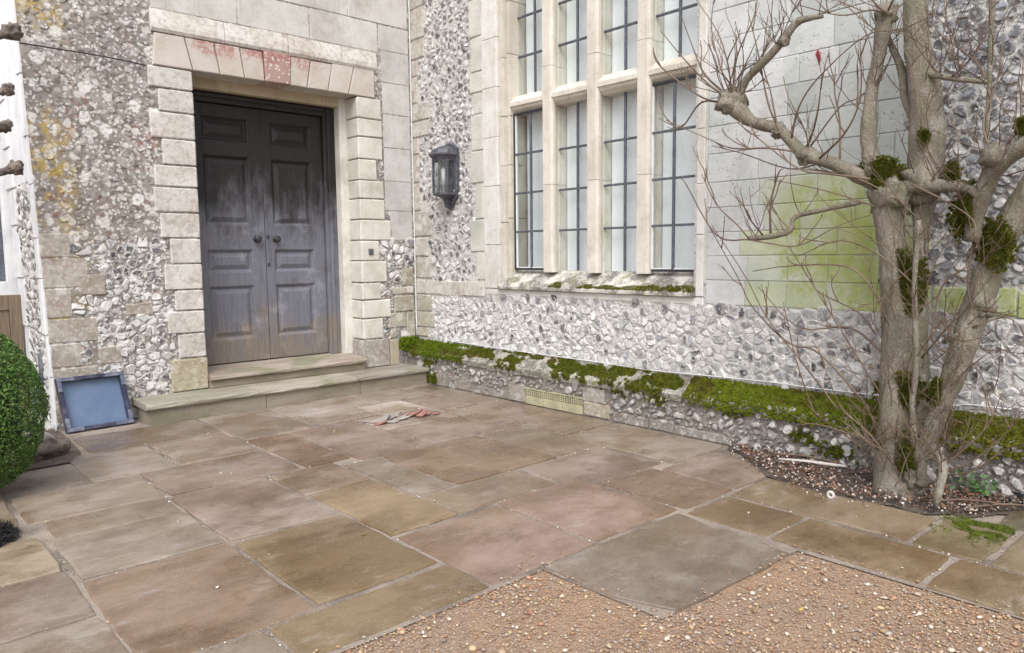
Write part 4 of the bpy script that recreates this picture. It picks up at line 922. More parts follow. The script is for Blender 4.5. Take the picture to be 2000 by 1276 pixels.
# black bristly clump
n = 5000; dd = NR.normal(size=(n, 3)); dd[:, 2] = np.abs(dd[:, 2]); dd /= np.linalg.norm(dd, axis=1)[:, None]
cc = np.array([.40, 4.62, .0]); pos = cc+dd*np.array([.20, .26, .075])*NR.uniform(.6, 1, n)[:, None]
F = frame_from(dd+NR.normal(size=(n, 3))*.5)*np.array([.003, .003, .035])[None, None, :]
cl = bulk('bristle_mat', [(-1, 0, 0), (1, 0, 0), (0, 0, 1)], [(0, 1, 2)], F, pos, np.full((n, 3), .015), 'bristle'); tag(cl, 'black bristly round boot mat on the paving below the clipped bush', 'mat')
bulk('backing', ICO_V, ICO_F, np.array([np.diag([.21, .27, .06])]), np.array([cc]), np.array([(.01, .01, .01)]), 'bristle', cl, True)

# ---- tile debris on the paving
def shard(name, mat, cx, cy, r, lab, cat, k, lift=.0, n=7):
    rng = random.Random(k); pts = []
    for i in range(n): t = 2*math.pi*i/n+rng.uniform(-.3, .3); q = r*1.25*rng.uniform(.5, 1.2); pts.append((cx+q*math.cos(t)*1.25, cy+q*math.sin(t)*.8))
    vs, fs = prism(pts, 2, .008, .008+rng.uniform(.006, .011), .002)
    tx, ty_ = rng.uniform(-.12, .12), rng.uniform(-.12, .12)
    vs = [(x, y, z+lift*max(0, (x-cx)*1.2+(y-cy)*-.7)/r*.5+abs((x-cx)*tx+(y-cy)*ty_)) for x, y, z in vs]
    tag(MB().add(vs, fs).build(name, mat), lab, cat, 'broken grey flakes on the paving' if 'grey' in lab else 'broken terracotta flakes on the paving')
for k, (x, y, r, l) in enumerate([(3.40, 5.47, .075, .05), (3.50, 5.50, .085, .05), (3.57, 5.42, .06, .02), (3.62, 5.47, .05, .03), (3.46, 5.38, .04, .0), (3.31, 5.55, .03, .0)]): shard('slate_flake', 'flake', x, y, r, 'broken grey flake lying on the paving in front of the steps', 'rubble', 20+k, l)
for k, (x, y, r, l) in enumerate([(3.74, 5.50, .07, .03), (3.81, 5.46, .055, .04), (3.86, 5.42, .045, .03), (3.78, 5.41, .04, .02), (3.92, 5.39, .035, .0), (3.345, 5.40, .05, .02)]): shard('tile_flake', 'terracotta', x, y, r, 'broken red terracotta flake lying on the paving in front of the steps', 'rubble', 40+k, l)

# ---- cables
pts = [on(u, v, 0, 4.985) for u, v in ((1005, 685), (1090, 697), (1170, 708), (1260, 722), (1340, 730), (1420, 738), (1500, 746), (1580, 757), (1700, 771), (1860, 792), (2000, 803))]
tag(MB().tube(spline([(4.985, 6.6, .49)]+pts+[(4.985, -1.5, .48)], 4), .0045, 6).build('white_cable', 'wcable', smooth=True), 'thin white cable lying along the top of the mossy plinth', 'cable')
tag(MB().tube(spline([(4.975, 7.172, .47), (4.975, 7.172, 1.5), (4.972, 7.172, 3), (4.975, 7.172, 5.15)], 6), .008, 6).build('corner_cable', 'wcable', smooth=True), 'thin pale cable running up the inside corner of the walls', 'cable')
tag(MB().tube(spline([on(38, 84, 1, 6.95), on(120, 97, 1, 7.05), on(200, 110, 1, 7.12), np.array([2.15, 7.185, 3.152])], 4), .006, 6).build('training_wire', 'iron', smooth=True), 'black wire stretched over the lichened wall to the pollarded branches', 'wire')

# ---- trees
def rp(p, px): return px*float(MR[2]@(np.array(p)-CAM))/FPX
def stem(spec, n=12, wob=.22, seed=0, k=4, plane=0):
    pts = [on(u, v, plane, x) for u, v, x, r in spec]; rad = [rp(p, s[3]*(.80 if s[3] > 22 else .88)) for p, s in zip(pts, spec)]
    sp_ = spline(pts, k); rr = np.interp(np.linspace(0, len(pts)-1, len(sp_)), range(len(pts)), rad)
    m = MB(); m.tube(sp_, list(rr), n, wob=wob, seed=seed); return m, sp_, list(rr)
tree = empty('pruned_tree', (4.55, 1.66, 0)); tag(tree, 'bare hard pruned multi stemmed tree with mossy trunks against the wall', 'tree')
S = {
 'trunk': [[(1748, 1000, 4.53, 50), (1744, 950, 4.54, 43), (1742, 890, 4.56, 38), (1748, 800, 4.58, 37), (1752, 700, 4.61, 36), (1753, 620, 4.62, 38), (1748, 530, 4.63, 36), (1738, 455, 4.63, 31), (1735, 410, 4.63, 34), (1742, 375, 4.63, 44), (1745, 355, 4.63, 30)],
  [(1780, 965, 4.58, 24), (1795, 850, 4.62, 21), (1796, 700, 4.66, 18), (1797, 550, 4.68, 16), (1800, 440, 4.70, 17), (1806, 380, 4.70, 34), (1808, 310, 4.7, 39), (1811, 240, 4.7, 37), (1803, 160, 4.7, 34), (1792, 80, 4.7, 28), (1787, 0, 4.7, 25), (1782, -130, 4.7, 20)],
  [(1782, 968, 4.53, 22), (1800, 890, 4.53, 16), (1828, 820, 4.54, 20), (1848, 770, 4.56, 25), (1878, 685, 4.6, 30), (1906, 600, 4.64, 33), (1935, 520, 4.66, 31), (1962, 462, 4.68, 30), (1990, 400, 4.68, 28), (2040, 320, 4.68, 26), (2100, 230, 4.7, 20), (2150, 120, 4.72, 13), (2180, 0, 4.74, 6)]],
 'branch': [[(1712, 345, 4.60, 26), (1698, 290, 4.63, 18), (1697, 230, 4.63, 15), (1704, 170, 4.64, 14), (1716, 110, 4.65, 14), (1726, 55, 4.66, 17), (1732, 25, 4.66, 20), (1733, 12, 4.66, 12)],
  [(1900, 470, 4.6, 20), (1908, 410, 4.57, 18), (1930, 350, 4.52, 19), (1958, 315, 4.48, 22), (2010, 280, 4.44, 20), (2070, 250, 4.4, 17), (2140, 190, 4.36, 11), (2190, 110, 4.34, 5)],
  [(1770, 366, 4.6, 17), (1830, 363, 4.55, 13), (1888, 368, 4.52, 11), (1915, 385, 4.53, 12)],
  [(1762, 376, 4.62, 24), (1692, 350, 4.6, 18), (1632, 322, 4.58, 15), (1572, 300, 4.56, 16), (1545, 275, 4.555, 13), (1518, 252, 4.55, 13), (1470, 238, 4.54, 13), (1440, 212, 4.53, 22), (1420, 190, 4.53, 18), (1412, 180, 4.53, 8)],
  [(1440, 195, 4.53, 10), (1457, 157, 4.52, 8), (1504, 108, 4.5, 9), (1531, 76, 4.5, 10), (1556, 45, 4.5, 9), (1580, 36, 4.5, 8), (1607, 32, 4.5, 5)],
  [(1810, 145, 4.66, 7), (1860, 153, 4.6, 6), (1927, 161, 4.58, 5)],
  [(1800, 255, 4.71, 10), (1772, 205, 4.72, 10), (1762, 140, 4.74, 9), (1742, 92, 4.76, 7), (1730, 60, 4.77, 4)],
  [(1680, 395, 4.58, 6), (1610, 410, 4.56, 5), (1553, 424, 4.55, 5), (1543, 451, 4.54, 6), (1500, 463, 4.53, 6), (1462, 466, 4.52, 5)],
  [(1939, -20, 4.85, 6), (1935, 98, 4.85, 6), (1929, 250, 4.84, 5), (1925, 330, 4.8, 4)],
  [(1820, 870, 4.45, 9), (1842, 912, 4.36, 10), (1828, 985, 4.32, 8)] ,
  [(1790, 900, 4.5, 10), (1782, 800, 4.48, 7), (1790, 700, 4.46, 6), (1786, 560, 4.44, 5), (1795, 430, 4.43, 5)],
  [(1900, 620, 4.58, 9), (1870, 655, 4.56, 7), (1842, 668, 4.58, 5)]]}
TW = []
ends = []
for nm, lst in S.items():
    for i, sp_ in enumerate(lst):
        m, pts, rad = stem(sp_, 16 if nm == 'trunk' else 10, .28 if nm == 'trunk' else .35, seed=i*3.1+(7 if nm == 'branch' else 0))
        o = m.build(nm, 'bark', tree, True)
        ends.append((pts, rad))
# knuckles on the pollarded heads
def knob(u, v, x, rpx, seed, plane=0, par=None, mat='bark'):
    p = on(u, v, plane, x); r = rp(p, rpx); m = MB(); vs = []
    import bmesh
    bm = bmesh.new(); bmesh.ops.create_icosphere(bm, subdivisions=3, radius=1.0)
    for w in bm.verts:
        q = Vector(w.co); s = 1+.45*mnoise.noise(q*2.2+Vector((seed, 0, 0)))+.3*mnoise.noise(q*5+Vector((0, seed, 0))); w.co = Vector(p)+q*r*s
    me = bpy.data.meshes.new('knuckle'); bm.to_mesh(me); bm.free(); me.materials.append(MAT[mat]); me.polygons.foreach_set('use_smooth', [True]*len(me.polygons))
    o = bpy.data.objects.new('knuckle', me); COL.objects.link(o); attach(o, par or tree)
for i, a in enumerate([(1430, 200, 4.53, 27), (1730, 28, 4.66, 20), (1740, 385, 4.62, 40), (1575, 305, 4.56, 18), (1918, 598, 4.63, 24), (1945, 305, 4.47, 26), (1800, 360, 4.66, 38), (1755, 960, 4.52, 34), (1530, 80, 4.5, 11), (1520, 256, 4.55, 15), (1790, 935, 4.5, 22)]): knob(*a, i*5.7)
twm = MB(); nt = 0
def twig(p, d, L, r, rng, depth=0, up=.35):
    global nt
    p = np.array(p, float); d = np.array(d, float); d /= np.linalg.norm(d); pts = [p]; n = 6
    for i in range(n):
        d = d+np.array([rng.uniform(-.12, .12), rng.uniform(-.22, .22), rng.uniform(-.18, .18)+up*.22]); d /= np.linalg.norm(d); q = pts[-1]+d*L/n
        if q[0] > 4.94: q[0] = 4.94; d[0] = -abs(d[0])
        pts.append(q)
    twm.tube(spline(pts, 2), [r, r*.75, r*.5], 5, cap=True); nt += 1
    if depth < 2:
        for k in range(rng.choice((1, 2, 3)) if depth == 0 else rng.choice((0, 1, 1))):
            i = rng.randrange(2, n); dd = d+np.array([rng.uniform(-.5, .4), rng.uniform(-1, 1), rng.uniform(-.5, .9)]); twig(pts[i], dd, L*rng.uniform(.3, .6), r*.65, rng, depth+1, up)
    # bud
    e = pts[-1]; twm.tube([e, e+d*.012], [r*.9, r*.3], 4)
def ptwig(spec, x0, x1, r0, r1=1.2):
    pts = [on(u, v, 0, x0+(x1-x0)*i/(len(spec)-1)) for i, (u, v) in enumerate(spec)]
    sp_ = spline(pts, 4); twm.tube(sp_, [rp(pts[0], r0), rp(pts[-1], r1)], 5)
    rng = random.Random(len(twm.v))
    for k in range(rng.choice((1, 2, 3))):
        i = rng.randrange(len(sp_)//3, len(sp_)-1); dd = (sp_[i+1]-sp_[i]); dd = dd/np.linalg.norm(dd)+np.array([rng.uniform(-.4, .3), rng.uniform(-.8, .8), rng.uniform(-.3, .8)]); twig(sp_[i], dd, rng.uniform(.08, .25), rp(pts[0], 1.5), rng, 1)
TR_ = [
 [(1638, 803), (1600, 751), (1563, 704), (1497, 619), (1455, 539), (1390, 440)], [(1600, 815), (1587, 798), (1554, 699), (1530, 591)], [(1709, 652), (1676, 610), (1601, 572), (1582, 544)],
 [(1700, 800), (1600, 690), (1540, 670), (1470, 600), (1440, 540), (1375, 425)], [(1720, 770), (1640, 640), (1590, 560), (1540, 480)], [(1735, 700), (1660, 640), (1560, 640), (1480, 560)],
 [(1462, 466), (1440, 440), (1400, 400), (1370, 340)], [(1470, 468), (1400, 460), (1340, 360), (1330, 350)], [(1490, 460), (1460, 420), (1445, 370)], [(1505, 460), (1505, 400), (1520, 340), (1530, 330)],
 [(1425, 190), (1390, 170), (1340, 120), (1290, 60)], [(1425, 190), (1380, 150), (1360, 110), (1330, 30)], [(1430, 180), (1420, 120), (1400, 60), (1360, 0)], [(1430, 185), (1440, 110), (1470, 40), (1480, 0)],
 [(1420, 200), (1370, 190), (1290, 130), (1275, 100)], [(1430, 190), (1410, 140), (1390, 60), (1395, -10)], [(1425, 205), (1370, 200), (1330, 250), (1300, 230)], [(1440, 190), (1450, 140), (1510, 100), (1560, -5)],
 [(1520, 250), (1500, 200), (1480, 100), (1460, 20)], [(1520, 255), (1505, 180), (1490, 120), (1500, 30)], [(1545, 275), (1560, 210), (1600, 150), (1690, 70), (1760, 60)],
 [(1575, 290), (1590, 250), (1600, 200), (1605, 150)], [(1580, 290), (1640, 210), (1680, 190), (1730, 150)], [(1580, 285), (1570, 250), (1540, 190), (1530, 150)], [(1600, 310), (1650, 260), (1680, 190), (1680, 80)],
 [(1640, 325), (1640, 240), (1630, 180), (1632, 130)], [(1575, 300), (1500, 290), (1430, 290), (1380, 270), (1300, 235)], [(1600, 320), (1540, 330), (1450, 300), (1390, 285)], [(1700, 350), (1620, 340), (1560, 330), (1480, 270), (1440, 240)],
 [(1780, 360), (1850, 395), (1900, 430), (1905, 470)], [(1760, 430), (1700, 400), (1600, 370), (1500, 350)], [(1770, 450), (1800, 500), (1740, 560), (1700, 640)], [(1790, 560), (1720, 500), (1640, 470), (1560, 500)],
 [(1740, 640), (1700, 560), (1650, 520), (1540, 520), (1470, 530)], [(1800, 700), (1850, 640), (1890, 600), (1895, 585)], [(1750, 850), (1760, 760), (1790, 640), (1785, 470)], [(1800, 880), (1830, 780), (1870, 720), (1885, 640)],
 [(1745, 900), (1690, 860), (1600, 830), (1560, 830)], [(1760, 930), (1700, 850), (1640, 790), (1600, 690)], [(1830, 920), (1880, 880), (1930, 830), (1960, 760)], [(1830, 930), (1900, 900), (1960, 850), (1998, 800)],
 [(1840, 930), (1900, 920), (1960, 880), (2000, 870)], [(1790, 880), (1775, 780), (1740, 700), (1700, 620)], [(1950, 300), (1990, 250), (1995, 180), (2000, 100)], [(1940, 310), (1920, 240), (1950, 150), (1960, 60)],
 [(1900, 480), (1890, 540), (1900, 600), (1950, 610)], [(1860, 150), (1900, 110), (1930, 60), (1935, 20)], [(1927, 161), (1905, 120), (1830, 60), (1820, 10)], [(1880, 365), (1940, 345), (1990, 345)], [(1770, 400), (1700, 360), (1640, 340), (1560, 330)],
 [(1730, 25), (1700, 20), (1640, 30), (1560, 10)], [(1735, 20), (1750, -10), (1760, -30)], [(1728, 25), (1700, -5), (1690, -40)], [(1735, 30), (1760, 10), (1790, -20)], [(1800, 250), (1780, 130), (1765, 90), (1785, 60)],
 [(1890, 520), (1840, 560), (1820, 640), (1800, 720)], [(1900, 640), (1960, 620), (2000, 640)], [(1470, 470), (1500, 475), (1560, 480), (1640, 440), (1700, 420)]]
rng = random.Random(77)
for k, s_ in enumerate(TR_): xa = rng.uniform(4.45, 4.62); ptwig(s_, xa, xa+rng.uniform(-.22, .12), rng.uniform(1.7, 2.8), .8)
for pts, rad in ends[1:]:
    for k in range(9):
        i = rng.randrange(len(pts)//4, len(pts)); twig(pts[i], (rng.uniform(-.9, .1), rng.uniform(-.7, .7), rng.uniform(.2, 1)), rng.uniform(.15, .5), .0034, rng)
for k in range(14): twig(on(1430+rng.uniform(-15, 15), 195+rng.uniform(-15, 15), 0, 4.52), (rng.uniform(-.8, .2), rng.uniform(-1, 1), rng.uniform(-.1, 1)), rng.uniform(.2, .55), .0045, rng)
for k in range(44): twig((4.45+rng.uniform(-.08, .12), 1.66+rng.uniform(-.18, .16), rng.uniform(.04, .35)), (rng.uniform(-.6, .3), rng.uniform(-1, 1), rng.uniform(.1, 1)), rng.uniform(.15, .5), .0036, rng)
for k in range(44): twig(on(rng.uniform(1690, 1960), rng.uniform(420, 850), 0, 4.52), (rng.uniform(-.6, .1), rng.uniform(-1, 1), rng.uniform(-.2, 1)), rng.uniform(.15, .45), .0033, rng)
tag(twm.build('twigs', 'twig', tree, True), kind='stuff')
# last red leaf
p = on(1600, 112, 0, 4.5); MB().add([p+np.array(q) for q in ((0, .012, .05), (-.012, .020, .018), (.006, .010, -.025), (-.006, -.006, -.06), (-.014, -.018, -.015), (.006, -.010, .028))], [(0, 1, 2), (0, 2, 3), (0, 3, 4), (0, 4, 5)], (.22, .05, .06)).build('leaf', 'leaf', tree)

# pollarded tree at the far left, only its branch ends reach in
pt = empty('pollarded_tree', (.35, 6.9, 0)); tag(pt, 'pollarded tree with knobbly branch ends reaching past the white wall', 'tree')
MB().tube(spline([(.35, 6.9, -.02), (.36, 6.9, 1), (.33, 6.92, 2), (.35, 6.9, 3.3)], 5), [.11, .085, .075, .06], 12, wob=.25).build('trunk', 'bark', pt, True)
for (u, v, r, u0, v0) in ((28, 62, 17, -60, 85), (18, 176, 12, -60, 190), (14, 247, 12, -60, 255), (34, 328, 14, -50, 350)):
    b = on(u, v, 1, 6.9); a = on(u0, v0, 1, 6.9); r_ = rp(b, r)
    MB().tube(spline([np.array([.35, 6.9, a[2]-.12]), a, b-(b-a)*.25, b], 5), [.035, .022, .018, r_*.45, r_*.5, r_*.4], 12, wob=.7, seed=u).build('branch', 'log', pt, True)
    knob(u-4, v, 6.9, r*.95, u*1.3, 1, pt, 'log'); knob(u-14, v+4, 6.9, r*.6, u*2.3, 1, pt, 'log'); knob(u+3, v-7, 6.89, r*.5, u*3.1, 1, pt, 'log')

# ---- moss
SPK = [(-.35, 0, 0), (.35, 0, 0), (0, .2, 1)]
def moss_obj(name, P, Nn, C, r, per, label, parent=None):
    P = np.array(P); Nn = np.array(Nn, float); C = np.array(C); r = np.array(r); n = len(P)
    F = frame_from(Nn)*np.stack([r, r, r*.42], -1)[:, None, :]
    o = bulk(name, ICO_V, ICO_F, F, P, C*.7, 'moss', parent, True)
    idx = np.repeat(np.arange(n), per); m = len(idx); d = NR.normal(size=(m, 3)); nn = Nn[idx]/np.linalg.norm(Nn[idx], axis=1)[:, None]
    d += nn*.9; d /= np.linalg.norm(d, axis=1)[:, None]
    pos = P[idx]+d*(r[idx]*.72)[:, None]; L = NR.uniform(.007, .016, m); FF = frame_from(d+NR.normal(size=(m, 3))*.35)*np.stack([L*.35, L*.35, L], -1)[:, None, :]
    s = bulk(name+'_shoots', SPK, [(0, 1, 2)], FF, pos, C[idx]*NR.uniform(.6, 1.5, (m, 1)), 'moss', o)
    s['kind'] = 'stuff'
    if parent is None: tag(o, label, 'moss', kind='stuff')
    else: o['kind'] = 'stuff'
    return o
BRT, DKG, OLV, BRN = (.24, .34, .022), (.10, .14, .016), (.21, .20, .03), (.17, .125, .04)
def lerp(a, b, t): return tuple(np.array(a)*(1-t)+np.array(b)*t)
P = []; Nn = []; C = []; rr_ = []
for k in range(12400):
    y = NR.uniform(-1.4, 7.15); t = NR.random()
    nz = mnoise.noise(Vector((y*3.1, t*1.2, 0)))+.6*mnoise.noise(Vector((y*9, t*3, 5)))
    if 1.95 < y < 3.35: th, col = -.75, lerp(BRT, OLV, .25+.35*NR.random())
    elif y <= 1.95: th, col = -.8, lerp(lerp(OLV, BRN, NR.random()*.8), BRT, .25)
    elif y < 4.1: th, col = .06, lerp(DKG, OLV, NR.random())
    elif y < 6.2: th, col = -.10+.25*(t < .35), lerp(DKG, OLV, NR.random()*.8)
    else: th, col = -.45, lerp(BRT, DKG, .35+.4*NR.random())
    if nz < th: continue
    x = 4.836+t*.160; z = .335+(x-4.836)*.80
    if t < .22 and NR.random() < .6: z -= NR.random()*(.085 if y < 3.3 else .04); x = 4.832
    bw = mnoise.noise(Vector((y*2.3, t*1.5, 9)))+.5*mnoise.noise(Vector((y*8, t*4, 2)))
    if bw > .18: col = lerp(col, BRN, min(.8, (bw-.18)*2.2))
    P.append((x, y, z)); Nn.append((-.7, 0, .8)); C.append(col); rr_.append(NR.uniform(.007, .021))
moss_obj('moss', P, Nn, C, rr_, 16, 'thick green moss carpeting the sloping top of the plinth')
# hanging moss near the inner corner and low patches on the plinth
P = []; Nn = []; C = []; rr_ = []
for k in range(420):
    y = NR.uniform(6.62, 6.86); z = NR.uniform(.02, .33); w = mnoise.noise(Vector((y*8, z*8, 2)))
    if w > -.15: P.append((4.846, y, z)); Nn.append((-1, 0, .2)); C.append(lerp(DKG, OLV, NR.random())); rr_.append(NR.uniform(.008, .02))
for k in range(300): P.append((NR.uniform(4.74, 4.97), 7.185-NR.random()*.06, .36+NR.random()*.14)); Nn.append((0, -1, .5)); C.append(lerp(BRT, DKG, .3+.5*NR.random())); rr_.append(NR.uniform(.01, .024))
for (yc, zc, s_) in ((2.37, .17, .05), (2.12, .12, .07), (2.9, .28, .06), (3.6, .27, .05), (4.0, .29, .05)):
    for k in range(60): P.append((4.842, yc+NR.normal()*s_, zc+NR.normal()*s_*.5)); Nn.append((-1, 0, .3)); C.append(lerp(DKG, OLV, NR.random())); rr_.append(NR.uniform(.007, .018))
moss_obj('wall_moss', P, Nn, C, rr_, 14, 'dark green moss clinging to the front of the plinth and the inner corner')
P = []; Nn = []; C = []; rr_ = []
for k in range(1600):
    y = NR.uniform(3.36, 5.0); t = NR.random()
    if mnoise.noise(Vector((y*5, 7, 0)))+.45*(4.55-y) < -.05+t*.4: continue
    x = 4.962+t*.06; P.append((x, y, 1.135+(x-4.962)*.7)); Nn.append((-.6, 0, .8)); C.append(lerp(OLV, (.20, .19, .02), NR.random())); rr_.append(NR.uniform(.004, .011))
moss_obj('sill_moss', P, Nn, C, rr_, 14, 'yellow green moss along the front edge of the window sill')
def treemoss(lst):
    P = []; Nn = []; C = []; rr_ = []
    for (u, v, x, su, sv, n) in lst:
        for k in range(n*3):
            q = NR.normal(size=2)*.58
            if np.hypot(*q) > 1.5: continue
            uu, vv = u+q[0]*su*.72, v+q[1]*sv*.85; p = on(uu, vv, 0, x-.038+.085*(1-math.sqrt(1-min(.98, q[0]**2)))); 
            P.append(p); Nn.append((-.8+NR.normal()*.2, -.3-q[0]*.6, .35)); C.append(lerp((.085, .115, .016), (.21, .20, .04), NR.random()**1.1)); rr_.append(NR.uniform(.005, .014))
    moss_obj('trunk_moss', P, Nn, C, rr_, 16, '', tree)
treemoss([(1722, 335, 4.58, 50, 26, 190), (1805, 268, 4.62, 18, 14, 40), (1858, 338, 4.56, 18, 20, 60), (1890, 395, 4.55, 18, 42, 110), (1768, 550, 4.60, 48, 56, 330), (1945, 475, 4.6, 44, 46, 280), (1757, 765, 4.56, 52, 34, 280), (1830, 770, 4.54, 22, 26, 60), (1870, 430, 4.6, 20, 40, 70), (1995, 245, 4.45, 16, 18, 40), (1770, 890, 4.50, 40, 40, 60)])

# ---- gravel
def inpoly(x, y, poly):
    c = False; j = len(poly)-1
    for i in range(len(poly)):
        (xi, yi), (xj, yj) = poly[i], poly[j]
        if (yi > y) != (yj > y) and x < (xj-xi)*(y-yi)/(yj-yi)+xi: c = not c
        j = i
    return c
PCOL = np.array([(.46, .33, .22), (.42, .27, .16), (.54, .45, .35), (.66, .60, .53), (.32, .23, .17), (.38, .31, .26), (.42, .22, .14), (.50, .38, .22), (.27, .22, .19), (.48, .33, .21), (.42, .28, .18), (.46, .31, .19), (.44, .25, .13)])
GP = [(.2, 2.37), (2.315, 2.37), (2.31, 1.95), (2.40, 1.68), (3.355, 1.645), (3.355, -.2), (.2, -.2)]
pos = []; size = []; 
while len(pos) < 28000:
    x, y = NR.uniform(.2, 3.50), NR.uniform(-.1, 2.50)
    if x*.9+y < 1.5: continue
    if not inpoly(x, y, GP):
        o = min(abs(y-2.37) if x < 2.4 else 9, abs(x-3.355) if y < 1.7 else 9, abs(x-2.31) if y > 1.6 else 9, abs(y-1.66) if 2.3 < x < 3.4 else 9)
        if NR.random() < .16*math.exp(-o/.035): pos.append((x, y, .006)); size.append(NR.uniform(.002, .0075))
        continue
    edge = min(abs(2.37-y) if x < 2.32 else 9, math.hypot(max(0, x-3.3), max(0, y-1.7)), abs(3.355-x), abs(y-1.65) if x > 2.3 else 9, abs(x-2.36) if 1.6 < y < 2.4 else 9)
    dens = .30+.9*max(0, mnoise.noise(Vector((x*2.2, y*2.2, 0)))+.1)+.55*math.exp(-edge/.07)+.5*max(0, 1.45-y)*.6
    if x > 2.5 and y > 1.15: dens *= .45
    if NR.random() > dens: continue
    pos.append((x, y, -.010)); size.append(NR.uniform(.0022, .0062)*(NR.uniform(1.5, 2.4) if NR.random() < .10 else 1))
size = np.array(size); n = len(pos); F = rand_rot(n)*(size[:, None]*NR.uniform(.45, 1.5, (n, 3)))[:, None, :]
F[:, 2, :] *= .6
ci = NR.integers(0, len(PCOL), n); cols = PCOL[ci]*NR.uniform(.6, 1.15, (n, 1))
tag(bulk('gravel', ICO_V, ICO_F, F, np.array(pos)+np.c_[np.zeros((n, 2)), size*.35], cols, 'pebble'), 'orange and cream gravel strewn beside the flagstones', 'gravel', kind='stuff')
# grit in the joints and stray pebbles on the paving
pos = []; size = []
for (x0, x1, y0, y1, c) in flags:
    for k in range(15):
        e = NR.integers(0, 4); t = NR.random(); o = NR.normal()*.006
        p = [(x0-.012+o, y0+(y1-y0)*t), (x1+.012+o, y0+(y1-y0)*t), (x0+(x1-x0)*t, y0-.012+o), (x0+(x1-x0)*t, y1+.012+o)][e]
        if mnoise.noise(Vector((p[0]*2.2, p[1]*2.2, 4))) < -.05 or p[0] > 4.8: continue
        pos.append((*p, -.002)); size.append(NR.uniform(.002, .006))
for k in range(110):
    x, y = NR.uniform(.3, 4.6), NR.uniform(1.2, 6.6)
    if NR.random() < .25 or (x > 3.2 and y < 2.5): pos.append((x, y, .006)); size.append(NR.uniform(.003, .0075))
size = np.array(size); n = len(pos); F = rand_rot(n)*(size[:, None]*NR.uniform(.6, 1.4, (n, 3)))[:, None, :]
cols = np.array([(.52, .46, .40), (.42, .34, .27), (.66, .63, .58), (.32, .25, .20), (.36, .29, .24)])[NR.integers(0, 5, n)]
tag(bulk('joint_grit', ICO_V, ICO_F, F, np.array(pos), cols, 'pebble'), 'pale grit and stray pebbles in the paving joints', 'grit', kind='stuff')
# litter on the soil bed
pos = []; size = []
while len(pos) < 2300:
    x, y = NR.uniform(4.05, 4.85), NR.uniform(.95, 2.95)
    if not inpoly(x, y, sp):
        if NR.random() > .22 or not inpoly(x+.10*NR.random()+.02, y, sp): continue
        pos.append((x, y, .007)); size.append(NR.uniform(.002, .006)); continue
    pos.append((x, y, .012+.035*NR.random())); size.append(NR.uniform(.003, .008)*(1.6 if NR.random() < .06 else 1))
size = np.array(size); n = len(pos); F = rand_rot(n)*(size[:, None]*NR.uniform(.6, 1.4, (n, 3)))[:, None, :]
cols = np.array([(.16, .11, .08), (.60, .52, .45), (.10, .07, .055), (.34, .24, .17), (.28, .14, .09), (.70, .64, .58), (.07, .05, .045)])[NR.integers(0, 7, n)]*.9
tag(bulk('soil_pebbles', ICO_V, ICO_F, F, np.array(pos), cols, 'pebble'), 'pebbles and crumbs scattered over the dark soil under the tree', 'pebbles', kind='stuff')
n = 900; pos = np.c_[NR.uniform(4.25, 4.84, n), NR.uniform(.98, 2.8, n), NR.uniform(.03, .06, n)]
keep = np.array([inpoly(a, b, sp) for a, b, _ in pos]); pos = pos[keep]; n = len(pos)
F = frame_from(np.c_[NR.normal(size=(n, 2))*.45, np.ones(n)])*NR.uniform(.010, .024, n)[:, None, None]
cols = np.array([(.10, .05, .035), (.16, .075, .05), (.07, .045, .035), (.22, .12, .07)])[NR.integers(0, 4, n)]
tag(bulk('leaf_litter', [(-1, 0, .1), (0, -.5, 0), (1, 0, .15), (0, .5, .08)], [(0, 1, 2), (0, 2, 3)], F, pos, cols, 'leaf'), 'brown dead leaves littering the soil at the foot of the tree', 'leaves', kind='stuff')
tag(MB().tube([(4.60, 2.42, .055), (4.66, 2.26, .06), (4.70, 2.12, .058), (4.73, 2.02, .06)], [.006, .011, .013, .010], 6, wob=.4).build('bleached_stick', 'deadwood', smooth=True), 'bleached stick lying on the soil between the tree and the plinth', 'stick')
for k, (a, b) in enumerate((((4.72, 2.5, .05), (4.8, 2.1, .05)), ((4.45, 1.25, .045), (4.78, 1.0, .04)), ((4.42, 1.42, .05), (4.66, 1.12, .05)))):
    tag(MB().tube(spline([a, (np.array(a)+np.array(b))/2+np.array([.01, .01, .012]), b], 4), [.006, .007, .004], 6, wob=.3).build('fallen_stick', 'twig', smooth=True), ('thin dark stick lying on the soil along the plinth foot', 'long brown stick lying on the soil beside the mossy flagstone', 'thin brown stick lying on the soil right of the trunk')[k], 'stick')
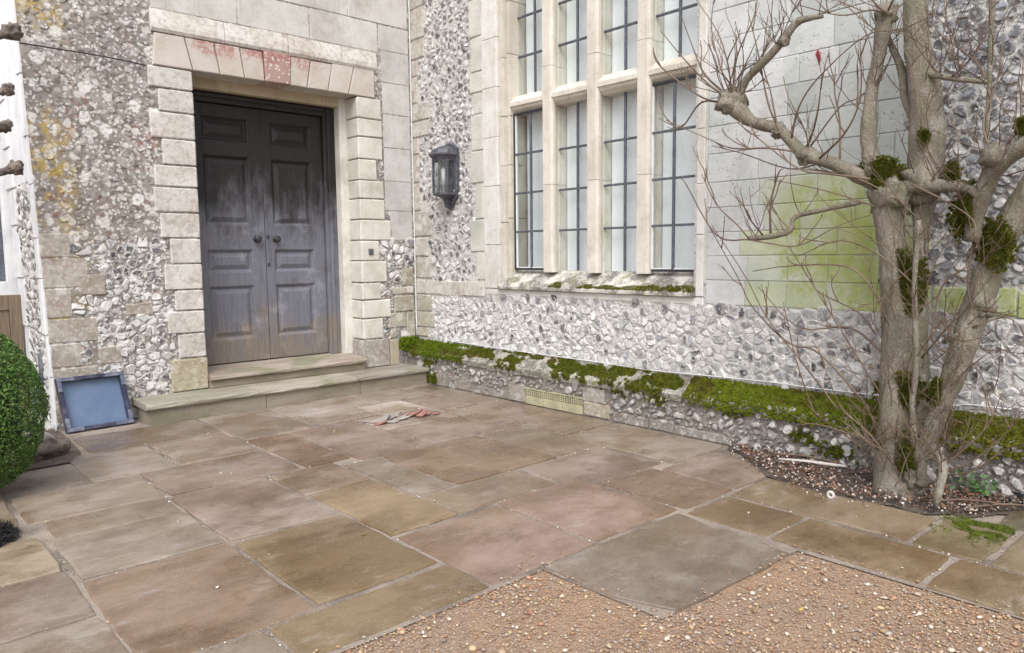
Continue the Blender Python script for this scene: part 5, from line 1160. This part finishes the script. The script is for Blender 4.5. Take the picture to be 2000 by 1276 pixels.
# ring shaped shell
vs = []; fs = []; n1, n2 = 14, 7; cc = np.array([4.215, 1.885, .022])
for i in range(n1):
    a = 2*math.pi*i/n1
    for j in range(n2):
        b = 2*math.pi*j/n2; r_ = .017+.009*math.cos(b); q = np.array([-.5*.0+.009*math.sin(b)*-1, r_*math.cos(a), r_*math.sin(a)]); vs.append(cc+q)
for i in range(n1):
    for j in range(n2): fs.append((i*n2+j, ((i+1) % n1)*n2+j, ((i+1) % n1)*n2+(j+1) % n2, i*n2+(j+1) % n2))
tag(MB().add(vs, fs).build('ring_shell', 'deadwood', smooth=True), 'small pale ring shaped shell at the edge of the soil bed', 'shell')
# weed
n = 60; pos = np.array([4.78, 1.30, .07])+NR.normal(size=(n, 3))*np.array([.03, .05, .035]); pos[:, 2] = np.abs(pos[:, 2])+.03
F = frame_from(NR.normal(size=(n, 3))*.6+np.array([-.5, -.2, .8]))*NR.uniform(.012, .026, n)[:, None, None]
wd = empty('weed', (4.78, 1.30, 0)); tag(wd, 'small bright green weed growing at the plinth foot right of the tree', 'weed')
bulk('leaves', [(-1, 0, 0), (0, -.5, .1), (1, 0, .1), (0, .5, .1)], [(0, 1, 2), (0, 2, 3)], F, pos, np.array([(.055, .13, .03)])*NR.uniform(.7, 1.4, (n, 1)), 'leaf', wd)['kind'] = 'stuff'
MB().tube([(4.78, 1.30, .0), (4.78, 1.30, .1)], .004, 5).build('stem', 'twig', wd)
# green film of moss on the flag right of the tree
P = []; Nn = []; C = []; rr_ = []
for k in range(1500):
    x, y = NR.normal(4.30, .09), NR.normal(1.12, .10)
    if mnoise.noise(Vector((x*9, y*9, 1))) < -.25 or not (3.85 < x < 4.42 and 1.0 < y < 1.33): continue
    P.append((x, y, .004)); Nn.append((0, 0, 1)); C.append((.16, .21, .03)); rr_.append(NR.uniform(.002, .006))
moss_obj('paving_moss', P, Nn, C, rr_, 8, 'bright green moss film on the flagstone right of the tree')
for k, (u, v, c) in enumerate(((710, 1047, (.20, .19, .02)), (1565, 1195, (.5, .36, .10)))):
    p = G(u, v); q = .018
    tag(MB().add([p+np.array(a)*q for a in ((-1, 0, .5), (0, -.5, .7), (1, 0, .9), (0, .5, .6))], [(0, 1, 2), (0, 2, 3)], c).build('fallen_leaf', 'leaf'), ('tiny green leaf lying on an olive flagstone', 'small yellow leaf lying on the gravel')[k], 'leaf')
